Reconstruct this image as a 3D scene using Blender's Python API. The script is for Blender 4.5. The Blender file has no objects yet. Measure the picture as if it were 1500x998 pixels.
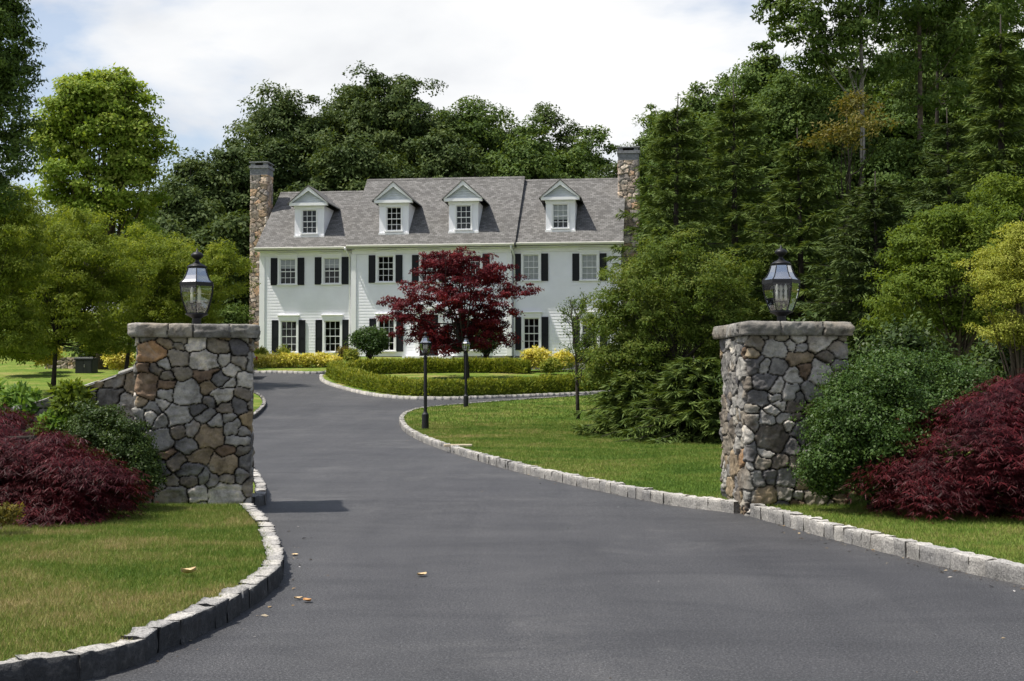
import bpy, bmesh, math, random
import numpy as np
from mathutils import Vector, Matrix
from mathutils.geometry import delaunay_2d_cdt

R = math.radians
rng = np.random.default_rng(11)
random.seed(5)
SC = bpy.context.scene
COL = SC.collection
F = 1900.0; CX, CY = 750.0, 499.0
PITCH = math.atan(66 / F)
EYE = np.array([0.0, 0.0, 1.35])

# ------------------------------------------------------------------ terrain profile and sight lines
GY = [-40, -10, 13.5, 24, 34, 46, 49, 57, 61, 66, 69, 90, 150, 260]
GZ = [0, 0, 0, .06, .22, .64, .84, 1.56, 1.93, 2.5, 2.85, 4.2, 9, 16]
_gy = np.linspace(-40, 260, 3001)
_gz = np.interp(_gy, GY, GZ)
_k = np.ones(41) / 41
_gz = np.convolve(np.pad(_gz, 20, mode='edge'), _k, 'valid')
def G(y):
    return np.interp(y, _gy, _gz)

def ray(px, py):
    d = np.array([(px - CX) / F, 1.0, (CY - py) / F])
    c, s = math.cos(PITCH), math.sin(PITCH)
    return np.array([d[0], c * d[1] - s * d[2], s * d[1] + c * d[2]])

def at(px, py, Y):
    d = ray(px, py); t = Y / d[1]
    return EYE + d * t

def hit(px, py, off=0.0):
    d = ray(px, py)
    t = np.linspace(2, 120, 6000)
    z = EYE[2] + d[2] * t
    g = G(d[1] * t) + off
    i = np.argmax(z < g)
    if i == 0: i = len(t) - 1
    return EYE + d * t[i]

def px_x(px, Y, py=565):
    return float(at(px, py, Y)[0])

# ------------------------------------------------------------------ noise
def vnoise(P):
    P = np.asarray(P, dtype=np.float64)
    i = np.floor(P).astype(np.int64); f = P - i
    f = f * f * (3 - 2 * f)
    def h(a, b, c):
        n = (a * 374761393 + b * 668265263 + c * 2147483647 % 1274126177) & 0x7fffffff
        n = (n ^ (n >> 13)) * 1274126177 & 0x7fffffff
        n = (n ^ (n >> 16)) & 0xffff
        return n / 65535.0
    x, y, z = i[:, 0], i[:, 1], i[:, 2]
    z = z * 1013
    r = 0
    for dx in (0, 1):
        for dy in (0, 1):
            for dz in (0, 1):
                w = (f[:, 0] if dx else 1 - f[:, 0]) * (f[:, 1] if dy else 1 - f[:, 1]) * (f[:, 2] if dz else 1 - f[:, 2])
                r = r + w * h(x + dx, y + dy, z + dz * 1013)
    return r

def fbm(P, o=4):
    P = np.asarray(P); r = 0; a = .5; s = 0
    for k in range(o):
        r = r + a * vnoise(P * (2.03 ** k) + k * 17.3); s += a; a *= .5
    return r / s

# ------------------------------------------------------------------ object helpers
def tag(o, label=None, cat=None, group=None, kind=None):
    if label: o['label'] = label
    if cat: o['category'] = cat
    if group: o['group'] = group
    if kind: o['kind'] = kind
    return o

def empty(name, loc=(0, 0, 0), rz=0.0):
    o = bpy.data.objects.new(name, None); COL.objects.link(o)
    o.location = loc; o.rotation_euler = (0, 0, rz); o.empty_display_size = .3
    return o

def link(name, me, mat=None, parent=None, loc=None):
    o = bpy.data.objects.new(name, me); COL.objects.link(o)
    if mat is not None and not me.materials: me.materials.append(mat)
    if parent is not None: o.parent = parent
    if loc is not None: o.location = loc
    return o

def copy_tree(o, parent=None):
    c = o.copy(); COL.objects.link(c)
    if parent is not None: c.parent = parent
    for ch in list(o.children): copy_tree(ch, c)
    return c

class MB:
    """collects polygons"""
    def __init__(s): s.v = []; s.f = []; s.uv = {}
    def add(s, vs, fs):
        n = len(s.v); s.v += [tuple(map(float, p)) for p in vs]; s.f += [tuple(n + i for i in f) for f in fs]
    def quad(s, a, b, c, d): s.add([a, b, c, d], [(0, 1, 2, 3)])
    def box(s, x0, x1, y0, y1, z0, z1):
        s.add([(x0, y0, z0), (x1, y0, z0), (x1, y1, z0), (x0, y1, z0), (x0, y0, z1), (x1, y0, z1), (x1, y1, z1), (x0, y1, z1)],
              [(0, 3, 2, 1), (4, 5, 6, 7), (0, 1, 5, 4), (1, 2, 6, 5), (2, 3, 7, 6), (3, 0, 4, 7)])
    def prism(s, prof, axis, a, b):
        """prof: list of 2-D points; axis 'x' -> (y,z), 'y' -> (x,z)"""
        n = len(prof)
        def mk(t, p): return (t, p[0], p[1]) if axis == 'x' else (p[0], t, p[1])
        vs = [mk(a, p) for p in prof] + [mk(b, p) for p in prof]
        fs = [tuple(range(n))[::-1], tuple(range(n, 2 * n))] + [(i, (i + 1) % n, n + (i + 1) % n, n + i) for i in range(n)]
        s.add(vs, fs)
    def tube(s, pts, rad, n=8, cap=True):
        pts = [Vector(p) for p in pts]; m = len(pts)
        rad = rad if hasattr(rad, '__len__') else [rad] * m
        up = Vector((.13, .27, .95)); rings = []
        for i, p in enumerate(pts):
            t = (pts[min(i + 1, m - 1)] - pts[max(i - 1, 0)]).normalized()
            a = t.cross(up)
            if a.length < .05: a = t.cross(Vector((1, 0, 0)))
            a.normalize(); b = t.cross(a)
            rings.append([p + (a * math.cos(k * 2 * math.pi / n) + b * math.sin(k * 2 * math.pi / n)) * rad[i] for k in range(n)])
        vs = [q for r in rings for q in r]
        fs = [(i * n + k, i * n + (k + 1) % n, (i + 1) * n + (k + 1) % n, (i + 1) * n + k) for i in range(m - 1) for k in range(n)]
        if cap: fs += [tuple(range(n))[::-1], tuple(range((m - 1) * n, m * n))]
        s.add(vs, fs)
    def lathe(s, prof, n=16, a0=0.0, c=(0, 0)):
        """prof: (r,z) list, bottom to top"""
        m = len(prof)
        vs = [(c[0] + r * math.cos(a0 + 2 * math.pi * k / n), c[1] + r * math.sin(a0 + 2 * math.pi * k / n), z) for r, z in prof for k in range(n)]
        fs = [(i * n + k, i * n + (k + 1) % n, (i + 1) * n + (k + 1) % n, (i + 1) * n + k) for i in range(m - 1) for k in range(n)]
        fs += [tuple(range(n))[::-1], tuple(range((m - 1) * n, m * n))]
        s.add(vs, fs)
    def mesh(s, name='mesh', smooth=False, normals=True):
        me = bpy.data.meshes.new(name); me.from_pydata(s.v, [], s.f)
        if normals:
            bm = bmesh.new(); bm.from_mesh(me); bmesh.ops.recalc_face_normals(bm, faces=bm.faces); bm.to_mesh(me); bm.free()
        if smooth: me.polygons.foreach_set('use_smooth', [True] * len(me.polygons))
        me.update(); return me
    def build(s, name, mat, parent=None, loc=None, smooth=False, bevel=0, normals=True):
        me = s.mesh(name, smooth, normals)
        o = link(name, me, mat, parent, loc)
        if bevel:
            b = o.modifiers.new('bevel', 'BEVEL'); b.width = bevel; b.segments = 2; b.limit_method = 'ANGLE'
        return o

def np_mesh(name, V, Fq, attrs=None, smooth=False):
    """V (n,3), Fq (m,k) equal-sized faces"""
    V = np.asarray(V, np.float32); Fq = np.asarray(Fq, np.int32); k = Fq.shape[1]; m = len(Fq)
    me = bpy.data.meshes.new(name)
    me.vertices.add(len(V)); me.vertices.foreach_set('co', V.ravel())
    me.loops.add(m * k); me.loops.foreach_set('vertex_index', Fq.ravel())
    me.polygons.add(m); me.polygons.foreach_set('loop_start', np.arange(0, m * k, k, dtype=np.int32))
    if smooth: me.polygons.foreach_set('use_smooth', np.ones(m, bool))
    me.update(calc_edges=True)
    for nm, (typ, dom, arr) in (attrs or {}).items():
        a = me.attributes.new(nm, typ, dom)
        a.data.foreach_set('color' if 'COLOR' in typ else 'value', np.asarray(arr, np.float32).ravel())
    return me

# ------------------------------------------------------------------ materials
class NT:
    def __init__(s, name):
        s.m = bpy.data.materials.new(name); s.m.use_nodes = True
        s.t = s.m.node_tree; s.n = s.t.nodes; s.l = s.t.links
        s.out = s.n['Material Output']; s.b = s.n['Principled BSDF']
    def node(s, typ, ins=None, **kw):
        n = s.n.new(typ)
        for k, v in kw.items(): setattr(n, k, v)
        for k, v in (ins or {}).items():
            if hasattr(v, 'is_output'): s.l.new(v, n.inputs[k])
            else: n.inputs[k].default_value = v
        return n
    def set(s, **kw):
        for k, v in kw.items():
            k = k.replace('_', ' ')
            if hasattr(v, 'is_output'): s.l.new(v, s.b.inputs[k])
            else: s.b.inputs[k].default_value = v
    def noise(s, scale, vec=None, detail=4, rough=.55, dist=0.0):
        n = s.node('ShaderNodeTexNoise', {'Scale': scale, 'Detail': detail, 'Roughness': rough, 'Distortion': dist})
        if vec is not None: s.l.new(vec, n.inputs['Vector'])
        return n.outputs['Fac']
    def obj(s): return s.node('ShaderNodeTexCoord').outputs['Object']
    def pos(s): return s.node('ShaderNodeNewGeometry').outputs['Position']
    def scale(s, vec, sc):
        return s.node('ShaderNodeMapping', {'Vector': vec, 'Scale': sc}).outputs[0]
    def ramp(s, fac, stops):
        n = s.node('ShaderNodeValToRGB'); s.l.new(fac, n.inputs[0]); cr = n.color_ramp
        while len(cr.elements) < len(stops): cr.elements.new(.5)
        for e, (p, c) in zip(cr.elements, stops):
            e.position = p; e.color = (*c, 1) if len(c) == 3 else c
        return n.outputs[0]
    def mix(s, fac, a, b, mode='MIX'):
        n = s.node('ShaderNodeMix', data_type='RGBA', blend_type=mode)
        for k, v in ((0, fac), (6, a), (7, b)):
            if hasattr(v, 'is_output'): s.l.new(v, n.inputs[k])
            else: n.inputs[k].default_value = (*v, 1) if isinstance(v, tuple) and len(v) == 3 else v
        return n.outputs[2]
    def math(s, op, a, b=None):
        n = s.node('ShaderNodeMath', operation=op)
        for i, v in enumerate((a, b)):
            if v is None: continue
            if hasattr(v, 'is_output'): s.l.new(v, n.inputs[i])
            else: n.inputs[i].default_value = v
        return n.outputs[0]
    def bump(s, h, strength=.5, dist=.01):
        n = s.node('ShaderNodeBump', {'Strength': strength, 'Distance': dist, 'Height': h})
        s.l.new(n.outputs[0], s.b.inputs['Normal'])
    def attr(s, name): return s.node('ShaderNodeAttribute', attribute_name=name)

def plain(name, c, rough=.6, metal=0.0, var=.12, scale=6, spec=.4, bump=0):
    t = NT(name); n = t.noise(scale, t.obj(), 5)
    lo = tuple(x * (1 - var) for x in c); hi = tuple(min(1, x * (1 + var)) for x in c)
    t.set(Base_Color=t.ramp(n, [(.3, lo), (.7, hi)]), Roughness=rough, Metallic=metal, Specular_IOR_Level=spec)
    if bump: t.bump(t.noise(scale * 8, t.obj()), .4, bump)
    return t.m

def leaf_mat(name, stops, transl=.35, rough=.62, spec=.14, patch=.25, pscale=.9):
    """per-leaf hue from the leaf's own random number, with slow species-like drift"""
    t = NT(name)
    a = t.attr('tint').outputs['Fac']
    n = t.noise(pscale, t.pos(), 3)
    f = t.math('ADD', t.math('MULTIPLY', a, 1 - patch), t.math('MULTIPLY', n, patch))
    c = t.ramp(f, stops)
    t.set(Base_Color=c, Roughness=rough, Specular_IOR_Level=spec)
    tr = t.node('ShaderNodeBsdfTranslucent')
    c2 = t.mix(1.0, c, (1.25, 1.15, .55), 'MULTIPLY')
    t.l.new(c2, tr.inputs['Color'])
    mx = t.node('ShaderNodeMixShader', {0: transl})
    t.l.new(t.b.outputs[0], mx.inputs[1]); t.l.new(tr.outputs[0], mx.inputs[2]); t.l.new(mx.outputs[0], t.out.inputs[0])
    return t.m

def stone_mat(name, bump=.012):
    t = NT(name)
    c = t.attr('col').outputs['Color']
    n1 = t.noise(9, t.obj(), 6, .65); n2 = t.noise(60, t.obj(), 4, .7); n3 = t.noise(3.1, t.obj(), 5, .6, .6)
    k = t.ramp(n1, [(.28, (.42, .41, .40)), (.5, (1, 1, 1)), (.74, (1.6, 1.57, 1.5))])
    c = t.mix(1.0, c, k, 'MULTIPLY')
    c = t.mix(t.ramp(n3, [(.56, (0, 0, 0)), (.7, (.55, .55, .55))]), c, (.34, .34, .31))
    c = t.mix(.35, c, t.ramp(n2, [(.3, (.05, .05, .05)), (.7, (.42, .4, .37))]), 'OVERLAY')
    t.set(Base_Color=c, Roughness=.88, Specular_IOR_Level=.25)
    s = t.math('ADD', t.math('MULTIPLY', n1, .8), t.math('MULTIPLY', n2, .35))
    t.bump(s, 1.0, bump)
    return t.m

M = {}
M['stone'] = stone_mat('rubble_stone')
M['chimney_stone'] = stone_mat('chimney_stone', .01)

def granite():
    t = NT('kerb_granite'); o = t.pos()
    n1 = t.noise(62, o, 4, .75); n2 = t.noise(3.2, o, 3); n3 = t.noise(19, o, 5, .7)
    c = t.ramp(n1, [(.36, (.08, .08, .08)), (.5, (.34, .335, .32)), (.66, (.56, .55, .53))])
    c = t.mix(.35, c, t.ramp(n2, [(.35, (.28, .27, .25)), (.65, (.52, .51, .49))]), 'MIX')
    c = t.mix(t.ramp(n3, [(.55, (0, 0, 0)), (.75, (.5, .5, .5))]), c, (.13, .125, .11))
    c = t.mix(1.0, c, t.ramp(t.attr('tint').outputs['Fac'], [(0, (.75, .74, .74)), (1, (1.2, 1.16, 1.1))]), 'MULTIPLY')
    # side faces darkened per kerb: their shade put into the colour, along with dirt
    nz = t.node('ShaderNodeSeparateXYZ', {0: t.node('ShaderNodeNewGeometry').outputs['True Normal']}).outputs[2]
    sd = t.math('MULTIPLY', t.math('LESS_THAN', nz, .45), t.attr('grime_shade').outputs['Fac'])
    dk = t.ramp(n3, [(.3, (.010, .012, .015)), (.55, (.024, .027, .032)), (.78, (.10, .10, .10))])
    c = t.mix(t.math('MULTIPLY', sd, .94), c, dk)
    t.set(Base_Color=c, Roughness=.85, Specular_IOR_Level=.3)
    t.bump(t.math('ADD', n3, t.math('MULTIPLY', n1, .5)), 1.0, .016)
    return t.m
M['granite'] = granite()

def asphalt():
    t = NT('driveway_asphalt'); o = t.pos()
    fine = t.noise(85, o, 3, .9); med = t.noise(22, o, 4, .75)
    streak = t.noise(1.0, t.scale(o, (.5, 1.3, 1)), 8, .68, 1.1)
    blot = t.noise(.32, o, 4, .6, .5)
    c = t.ramp(fine, [(.34, (.007, .007, .0078)), (.5, (.028, .028, .0302)), (.68, (.11, .11, .112))])
    c = t.mix(1.0, c, t.ramp(streak, [(.28, (.66, .66, .68)), (.48, (1, 1, 1)), (.72, (1.32, 1.31, 1.29))]), 'MULTIPLY')
    c = t.mix(1.0, c, t.ramp(blot, [(.3, (.86, .86, .88)), (.7, (1.16, 1.15, 1.13))]), 'MULTIPLY')
    c = t.mix(1.0, c, t.ramp(med, [(.3, (.9, .9, .9)), (.7, (1.1, 1.1, 1.1))]), 'MULTIPLY')
    wear = t.noise(1.0, t.scale(o, (1.6, .16, 1)), 6, .6, .5)
    c = t.mix(1.0, c, t.ramp(wear, [(.32, (.80, .80, .81)), (.5, (1, 1, 1)), (.7, (1.18, 1.17, 1.15))]), 'MULTIPLY')
    dust = t.math('MULTIPLY', t.noise(1.1, o, 6, .7, 1.0), t.noise(.25, o, 2))
    c = t.mix(t.ramp(dust, [(.29, (0, 0, 0)), (.40, (.26, .26, .26))]), c, (.12, .117, .112))
    c = t.mix(.5, c, t.ramp(t.noise(48, o, 2, .9), [(.42, (.25, .25, .25)), (.5, (.5, .5, .5)), (.62, (.92, .92, .92))]), 'SOFT_LIGHT')
    t.set(Base_Color=c, Roughness=.68, Specular_IOR_Level=.5)
    t.bump(t.math('ADD', fine, med), .5, .008)
    return t.m
M['asphalt'] = asphalt()

def lawn_cols(t, o):
    n = t.noise(.8, t.scale(o, (.75, 1.0, 1)), 6, .68, .7); n2 = t.noise(6, o, 4, .65)
    f = t.math('ADD', t.math('MULTIPLY', n, .72), t.math('MULTIPLY', n2, .28))
    sp_ = t.node('ShaderNodeSeparateXYZ', {0: o})            # the street-side lawn is drier
    dry = t.node('ShaderNodeMapRange', {0: sp_.outputs[1], 1: 16.0, 2: 8.0, 3: -.05, 4: -.008}).outputs[0]
    west = t.node('ShaderNodeMapRange', {0: sp_.outputs[0], 1: 2.0, 2: -2.0, 3: -.015, 4: .012}).outputs[0]
    rr = t.node('ShaderNodeVectorMath', {0: o, 1: (9.0, 14.0, 0)}, operation='DISTANCE').outputs['Value']
    mow = t.math('MULTIPLY', t.math('SINE', t.math('MULTIPLY', rr, 1.5)), .022)      # mowing bands
    return t.math('ADD', t.math('ADD', t.math('ADD', f, dry), west), mow)
GR = [(.30, (.066, .128, .017)), (.42, (.115, .180, .026)), (.51, (.175, .210, .042)), (.59, (.28, .245, .092)), (.72, (.40, .32, .16))]
def lawn():
    t = NT('lawn_turf'); o = t.pos(); f = lawn_cols(t, o)
    c = t.ramp(f, GR)
    sp = t.noise(60, t.scale(o, (1, .6, 1)), 3, .8)
    c = t.mix(1.0, c, t.ramp(sp, [(.3, (.55, .6, .5)), (.55, (1, 1, 1)), (.75, (1.5, 1.4, 1.3))]), 'MULTIPLY')
    t.set(Base_Color=c, Roughness=.9, Specular_IOR_Level=.1)
    t.bump(sp, .9, .03)
    return t.m
M['lawn'] = lawn()
def blades():
    t = NT('grass_blades'); o = t.pos(); f = lawn_cols(t, o)
    f = t.math('ADD', f, t.math('MULTIPLY', t.math('SUBTRACT', t.attr('tint').outputs['Fac'], .5), .20))
    c = t.ramp(f, GR); t.set(Base_Color=c, Roughness=.6, Specular_IOR_Level=.2)
    tr = t.node('ShaderNodeBsdfTranslucent'); t.l.new(c, tr.inputs[0])
    mx = t.node('ShaderNodeMixShader', {0: .3})
    t.l.new(t.b.outputs[0], mx.inputs[1]); t.l.new(tr.outputs[0], mx.inputs[2]); t.l.new(mx.outputs[0], t.out.inputs[0])
    return t.m
M['blades'] = blades()

def mulch():
    t = NT('mulch'); o = t.pos(); n = t.noise(40, o, 5, .75)
    t.set(Base_Color=t.ramp(n, [(.3, (.018, .012, .008)), (.7, (.09, .06, .04))]), Roughness=.95)
    t.bump(n, 1, .04); return t.m
M['mulch'] = mulch()

def shingle():
    t = NT('roof_shingles')
    uv = t.node('ShaderNodeTexCoord').outputs['UV']
    b = t.node('ShaderNodeTexBrick', {'Vector': uv, 'Scale': 1.0, 'Mortar Size': .008, 'Mortar Smooth': .3, 'Bias': -.1, 'Brick Width': .22, 'Row Height': .145,
                                      'Color1': (.105, .103, .098, 1), 'Color2': (.19, .187, .181, 1), 'Mortar': (.06, .058, .06, 1)})
    n = t.noise(1.3, uv, 4); n2 = t.noise(45, uv, 3, .7)
    n4 = t.noise(9, uv, 3)
    c = t.mix(1.0, b.outputs[0], t.ramp(n4, [(.3, (.90, .90, .90)), (.7, (1.09, 1.09, 1.08))]), 'MULTIPLY')
    c = t.mix(1.0, c, t.ramp(n, [(.3, (.93, .92, .93)), (.7, (1.06, 1.05, 1.05))]), 'MULTIPLY')
    c = t.mix(1.0, c, t.ramp(n2, [(.3, (.62, .62, .62)), (.7, (1.32, 1.31, 1.29))]), 'MULTIPLY')
    t.set(Base_Color=c, Roughness=.92, Specular_IOR_Level=.2)
    t.bump(t.math('ADD', b.outputs[1], n2), .5, .01)
    return t.m
M['shingle'] = shingle()

M['white'] = plain('white_paint', (.80, .80, .80), .5, var=.04, scale=2)
M['siding'] = plain('white_clapboard', (.84, .84, .87), .55, var=.05, scale=1.1)
M['trim'] = plain('white_trim', (.82, .82, .815), .45, var=.03, scale=3)
M['gutter'] = plain('cream_gutter', (.74, .72, .64), .4, var=.05, scale=2)
M['shutter'] = plain('black_shutter', (.008, .009, .012), .55, var=.2, scale=4, spec=.25)
M['louver'] = plain('grey_pediment_board', (.50, .53, .55), .6, var=.08, scale=4)
M['foundation'] = plain('grey_foundation', (.22, .21, .20), .9, var=.25, scale=3)
M['room'] = plain('dark_room', (.02, .019, .018), .9)
M['curtain'] = plain('pale_blind', (.55, .56, .55), .8, var=.1, scale=9)
M['iron'] = plain('black_lamp_metal', (.009, .009, .011), .5, metal=.0, var=.3, scale=14, spec=.3)
M['candle'] = plain('white_candle_sleeve', (.78, .76, .70), .4)
M['flue'] = plain('dark_flue', (.02, .018, .018), .9)
M['greybrick'] = plain('grey_chimney_brick', (.20, .205, .215), .85, var=.3, scale=9, bump=.004)
M['bark'] = plain('bark', (.085, .068, .052), .95, var=.4, scale=7, spec=.1, bump=.02)
M['greybark'] = plain('grey_bark', (.20, .185, .165), .95, var=.35, scale=7, spec=.1, bump=.02)
M['darkbark'] = plain('dark_bark', (.040, .034, .030), .95, var=.35, scale=7, spec=.1, bump=.015)
M['carpaint'] = plain('dark_car_paint', (.012, .012, .018), .2, var=.1, spec=.6)
M['rubber'] = plain('black_rubber', (.015, .015, .015), .8)
M['chrome'] = plain('alloy_wheel', (.5, .5, .5), .3, metal=.9)
M['binplastic'] = plain('dark_green_plastic', (.010, .014, .011), .5)
M['card'] = plain('white_card', (.75, .74, .70), .6)
M['wood'] = plain('pale_wood', (.50, .42, .30), .8, var=.2, scale=8)
M['dryleaf'] = plain('dry_leaf', (.42, .22, .08), .7, var=.3, scale=30)
M['paledryleaf'] = plain('pale_dry_leaf', (.55, .40, .22), .7, var=.3, scale=30)
M['redlight'] = plain('red_tail_lamp', (.25, .01, .01), .25)

def glass(name, refl, tint=(.95, .97, .97), rough=.02, fres=1.45):
    t = NT(name); t.n.remove(t.b)
    tr = t.node('ShaderNodeBsdfTransparent', {'Color': (*tint, 1)})
    gl = t.node('ShaderNodeBsdfGlossy', {'Roughness': rough})
    fr = t.node('ShaderNodeFresnel', {'IOR': fres})
    f = t.math('ADD', fr.outputs[0], refl)
    mx = t.node('ShaderNodeMixShader')
    t.l.new(f, mx.inputs[0]); t.l.new(tr.outputs[0], mx.inputs[1]); t.l.new(gl.outputs[0], mx.inputs[2]); t.l.new(mx.outputs[0], t.out.inputs[0])
    return t.m
M['pane'] = glass('window_glass', .0, (.9, .92, .92))
M['lampglass'] = glass('lantern_glass', .17, (.93, .95, .94))
M['lamproof'] = glass('lantern_roof_glass', .55, (.8, .83, .84), .18)

LM = {}
LM['oak'] = leaf_mat('oak_leaves', [(.1, (.030, .052, .014)), (.5, (.056, .088, .022)), (.9, (.112, .145, .042))], .28)
LM['oak_mid'] = leaf_mat('mid_green_leaves', [(.1, (.042, .076, .016)), (.5, (.080, .130, .026)), (.9, (.145, .195, .048))], .32)
LM['light'] = leaf_mat('light_maple_leaves', [(.1, (.105, .175, .018)), (.5, (.20, .285, .036)), (.9, (.36, .40, .09))], .45)
LM['feather'] = leaf_mat('olive_feathery_leaves', [(.1, (.090, .138, .014)), (.5, (.160, .215, .025)), (.9, (.29, .32, .055))], .48)
LM['olive'] = leaf_mat('dark_olive_leaves', [(.1, (.056, .094, .014)), (.5, (.102, .150, .024)), (.9, (.178, .198, .042))], .42)
LM['spruce'] = leaf_mat('spruce_needles', [(.1, (.040, .068, .016)), (.5, (.078, .118, .026)), (.9, (.150, .190, .046))], .24)
LM['spruce_dark'] = leaf_mat('dark_spruce_needles', [(.1, (.029, .050, .015)), (.5, (.056, .086, .023)), (.9, (.108, .142, .040))], .2)
LM['bright'] = leaf_mat('bright_green_leaves', [(.1, (.055, .095, .012)), (.5, (.105, .155, .018)), (.9, (.18, .23, .035))], .40)
LM['chart'] = leaf_mat('chartreuse_leaves', [(.1, (.16, .20, .022)), (.5, (.27, .30, .045)), (.9, (.42, .42, .10))], .42)
LM['box'] = leaf_mat('boxwood_leaves', [(.1, (.022, .050, .009)), (.5, (.044, .088, .015)), (.9, (.085, .135, .026))], .26, .5, .22)
LM['darkbox'] = leaf_mat('dark_shrub_leaves', [(.1, (.020, .038, .009)), (.5, (.040, .070, .014)), (.9, (.085, .122, .024))], .25, .5, .2)
LM['hedge'] = leaf_mat('hedge_leaves', [(.1, (.070, .115, .013)), (.45, (.17, .215, .026)), (.85, (.44, .43, .085))], .38)
LM['yellow'] = leaf_mat('golden_leaves', [(.1, (.28, .30, .030)), (.5, (.60, .55, .09)), (.9, (.85, .74, .32))], .35)
LM['gold'] = leaf_mat('bronze_gold_leaves', [(.1, (.075, .080, .018)), (.5, (.14, .120, .028)), (.9, (.25, .19, .05))], .35)
LM['bronze'] = leaf_mat('bronze_olive_leaves', [(.1, (.07, .078, .016)), (.5, (.115, .108, .024)), (.9, (.20, .155, .04))], .35)
LM['red'] = leaf_mat('crimson_leaves', [(.1, (.036, .006, .012)), (.5, (.088, .008, .013)), (.9, (.21, .018, .022))], .34, .55, .15)
LM['lace'] = leaf_mat('burgundy_lace_leaves', [(.1, (.018, .004, .005)), (.5, (.046, .006, .009)), (.88, (.125, .014, .018)), (1, (.19, .04, .04))], .28, .5, .16)
LM['peren'] = leaf_mat('perennial_leaves', [(.1, (.050, .105, .014)), (.5, (.10, .185, .026)), (.9, (.19, .28, .05))], .38)

# ------------------------------------------------------------------ foliage
def unit(v):
    return v / np.maximum(np.linalg.norm(v, axis=-1, keepdims=True), 1e-9)
def rdir(n, r=None):
    return unit((r or rng).normal(size=(n, 3)))

def leaf_geo(P, D, N, L, W):
    """rhombic leaves: P base, D axis, N rough normal"""
    D = unit(D); S = unit(np.cross(D, N)); n = len(P)
    L = np.broadcast_to(L, (n,))[:, None]; W = np.broadcast_to(W, (n,))[:, None]
    N2 = np.cross(S, D)
    V = np.empty((n, 4, 3))
    V[:, 0] = P; V[:, 1] = P + D * L * .45 + S * W * .5 + N2 * W * .12
    V[:, 2] = P + D * L; V[:, 3] = P + D * L * .45 - S * W * .5 + N2 * W * .12
    return V.reshape(-1, 3)

def leaves(name, P, D, N, L, W, tint=None):
    n = len(P); V = leaf_geo(P, D, N, L, W)
    Fq = np.arange(4 * n).reshape(n, 4)
    if tint is None: tint = rng.random(n)
    return np_mesh(name, V, Fq, {'tint': ('FLOAT', 'FACE', tint)})

def crown_pts(lobes, n_cl, cl_r, per, shell=.55, flat=.65, low=-.55):
    """clump centres near lobe surfaces, then leaf positions inside the clumps"""
    lobes = np.asarray(lobes, float)
    w = (lobes[:, 3] * lobes[:, 5]); w /= w.sum()
    li = rng.choice(len(lobes), n_cl, p=w)
    d = rdir(n_cl); d[:, 2] = np.where(d[:, 2] < low, -d[:, 2], d[:, 2])
    rr = 1 - (1 - shell) * rng.random(n_cl) ** 1.6
    rr *= 1 + .13 * rng.normal(size=n_cl)
    C = lobes[li, :3] + d * lobes[li, 3:6] * rr[:, None]
    cr = cl_r * (.55 + .9 * rng.random(n_cl))
    k = rng.integers(0, n_cl, n_cl * per)
    o = rdir(len(k)); rad = rng.random(len(k)) ** .45
    o[:, 2] = np.where(rng.random(len(k)) < .6, np.abs(o[:, 2]), o[:, 2])
    P = C[k] + o * (cr[k] * rad)[:, None] * np.array([1, 1, flat])
    out = unit(d[k] * .7 + o + np.array([0, 0, .35]))
    ct = rng.random(n_cl)
    tint = np.clip(.6 * rng.random(len(k)) + .4 * ct[k], 0, 1)
    return P, out, tint, C

def add_limbs(mb, base, top, C, n, r0, bend=.25, n_sides=6, start=.3):
    base = np.asarray(base, float); top = np.asarray(top, float)
    for i in rng.choice(len(C), min(n, len(C)), replace=False):
        t = start + (1 - start) * rng.random() ** 1.3 * .85
        a = base + (top - base) * t; b = C[i]
        if b[2] < a[2] - .6: a = base + (top - base) * start
        m = (a + b) / 2 + np.array([0, 0, -bend * np.linalg.norm(b - a) * .3]) + rng.normal(size=3) * .06 * np.linalg.norm(b - a)
        r = r0 * (1 - .6 * t)
        pts = [(1 - s) ** 2 * a + 2 * s * (1 - s) * m + s * s * b for s in (0, .25, .5, .75, 1)]
        mb.tube(pts, [r, r * .75, r * .5, r * .3, r * .12], n_sides, False)

def broadleaf(name, base, lobes, top, mat, n_cl, cl_r, per, ll, lw, trunk_r, bark='bark', limbs=24, label='', cat='tree', group=None, shell=.55, droop=.0, spread=.8, limb_r=None, flat=.65, low=-.55, lstart=.3):
    """base and lobes in world coordinates; mesh stored relative to base"""
    base = np.asarray(base, float)
    root = empty(name, base); tag(root, label, cat, group)
    lobes = np.asarray(lobes, float).copy(); lobes[:, :3] -= base
    top = np.asarray(top, float) - base
    P, out, tint, C = crown_pts(lobes, n_cl, cl_r, per, shell, flat, low)
    n = len(P)
    N = unit(out + rdir(n) * .55)
    D = unit(rdir(n) * spread + out * .35 + np.array([0, 0, -droop])); D = unit(D - N * (D * N).sum(1, keepdims=True) * .75)
    me = leaves('crown', P, D, N, ll * (.7 + .6 * rng.random(n)), lw * (.7 + .6 * rng.random(n)), tint)
    link('crown', me, LM[mat], root)
    mb = MB()
    m = top * .5 + np.array([rng.normal() * .04, rng.normal() * .04, 0]) * np.linalg.norm(top)
    b0 = np.array([0, 0, -.25])
    pts = [(1 - s) ** 2 * b0 + 2 * s * (1 - s) * m + s * s * top for s in np.linspace(0, 1, 8)]
    mb.tube(pts, [trunk_r * (1.35 if i == 0 else 1) * (1 - .85 * s) for i, s in enumerate(np.linspace(0, 1, 8))], 9)
    add_limbs(mb, np.zeros(3), top, C, limbs, limb_r or trunk_r * .5, start=lstart)
    mb.build('trunk', M[bark], root, smooth=True, normals=False)
    return root

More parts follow.
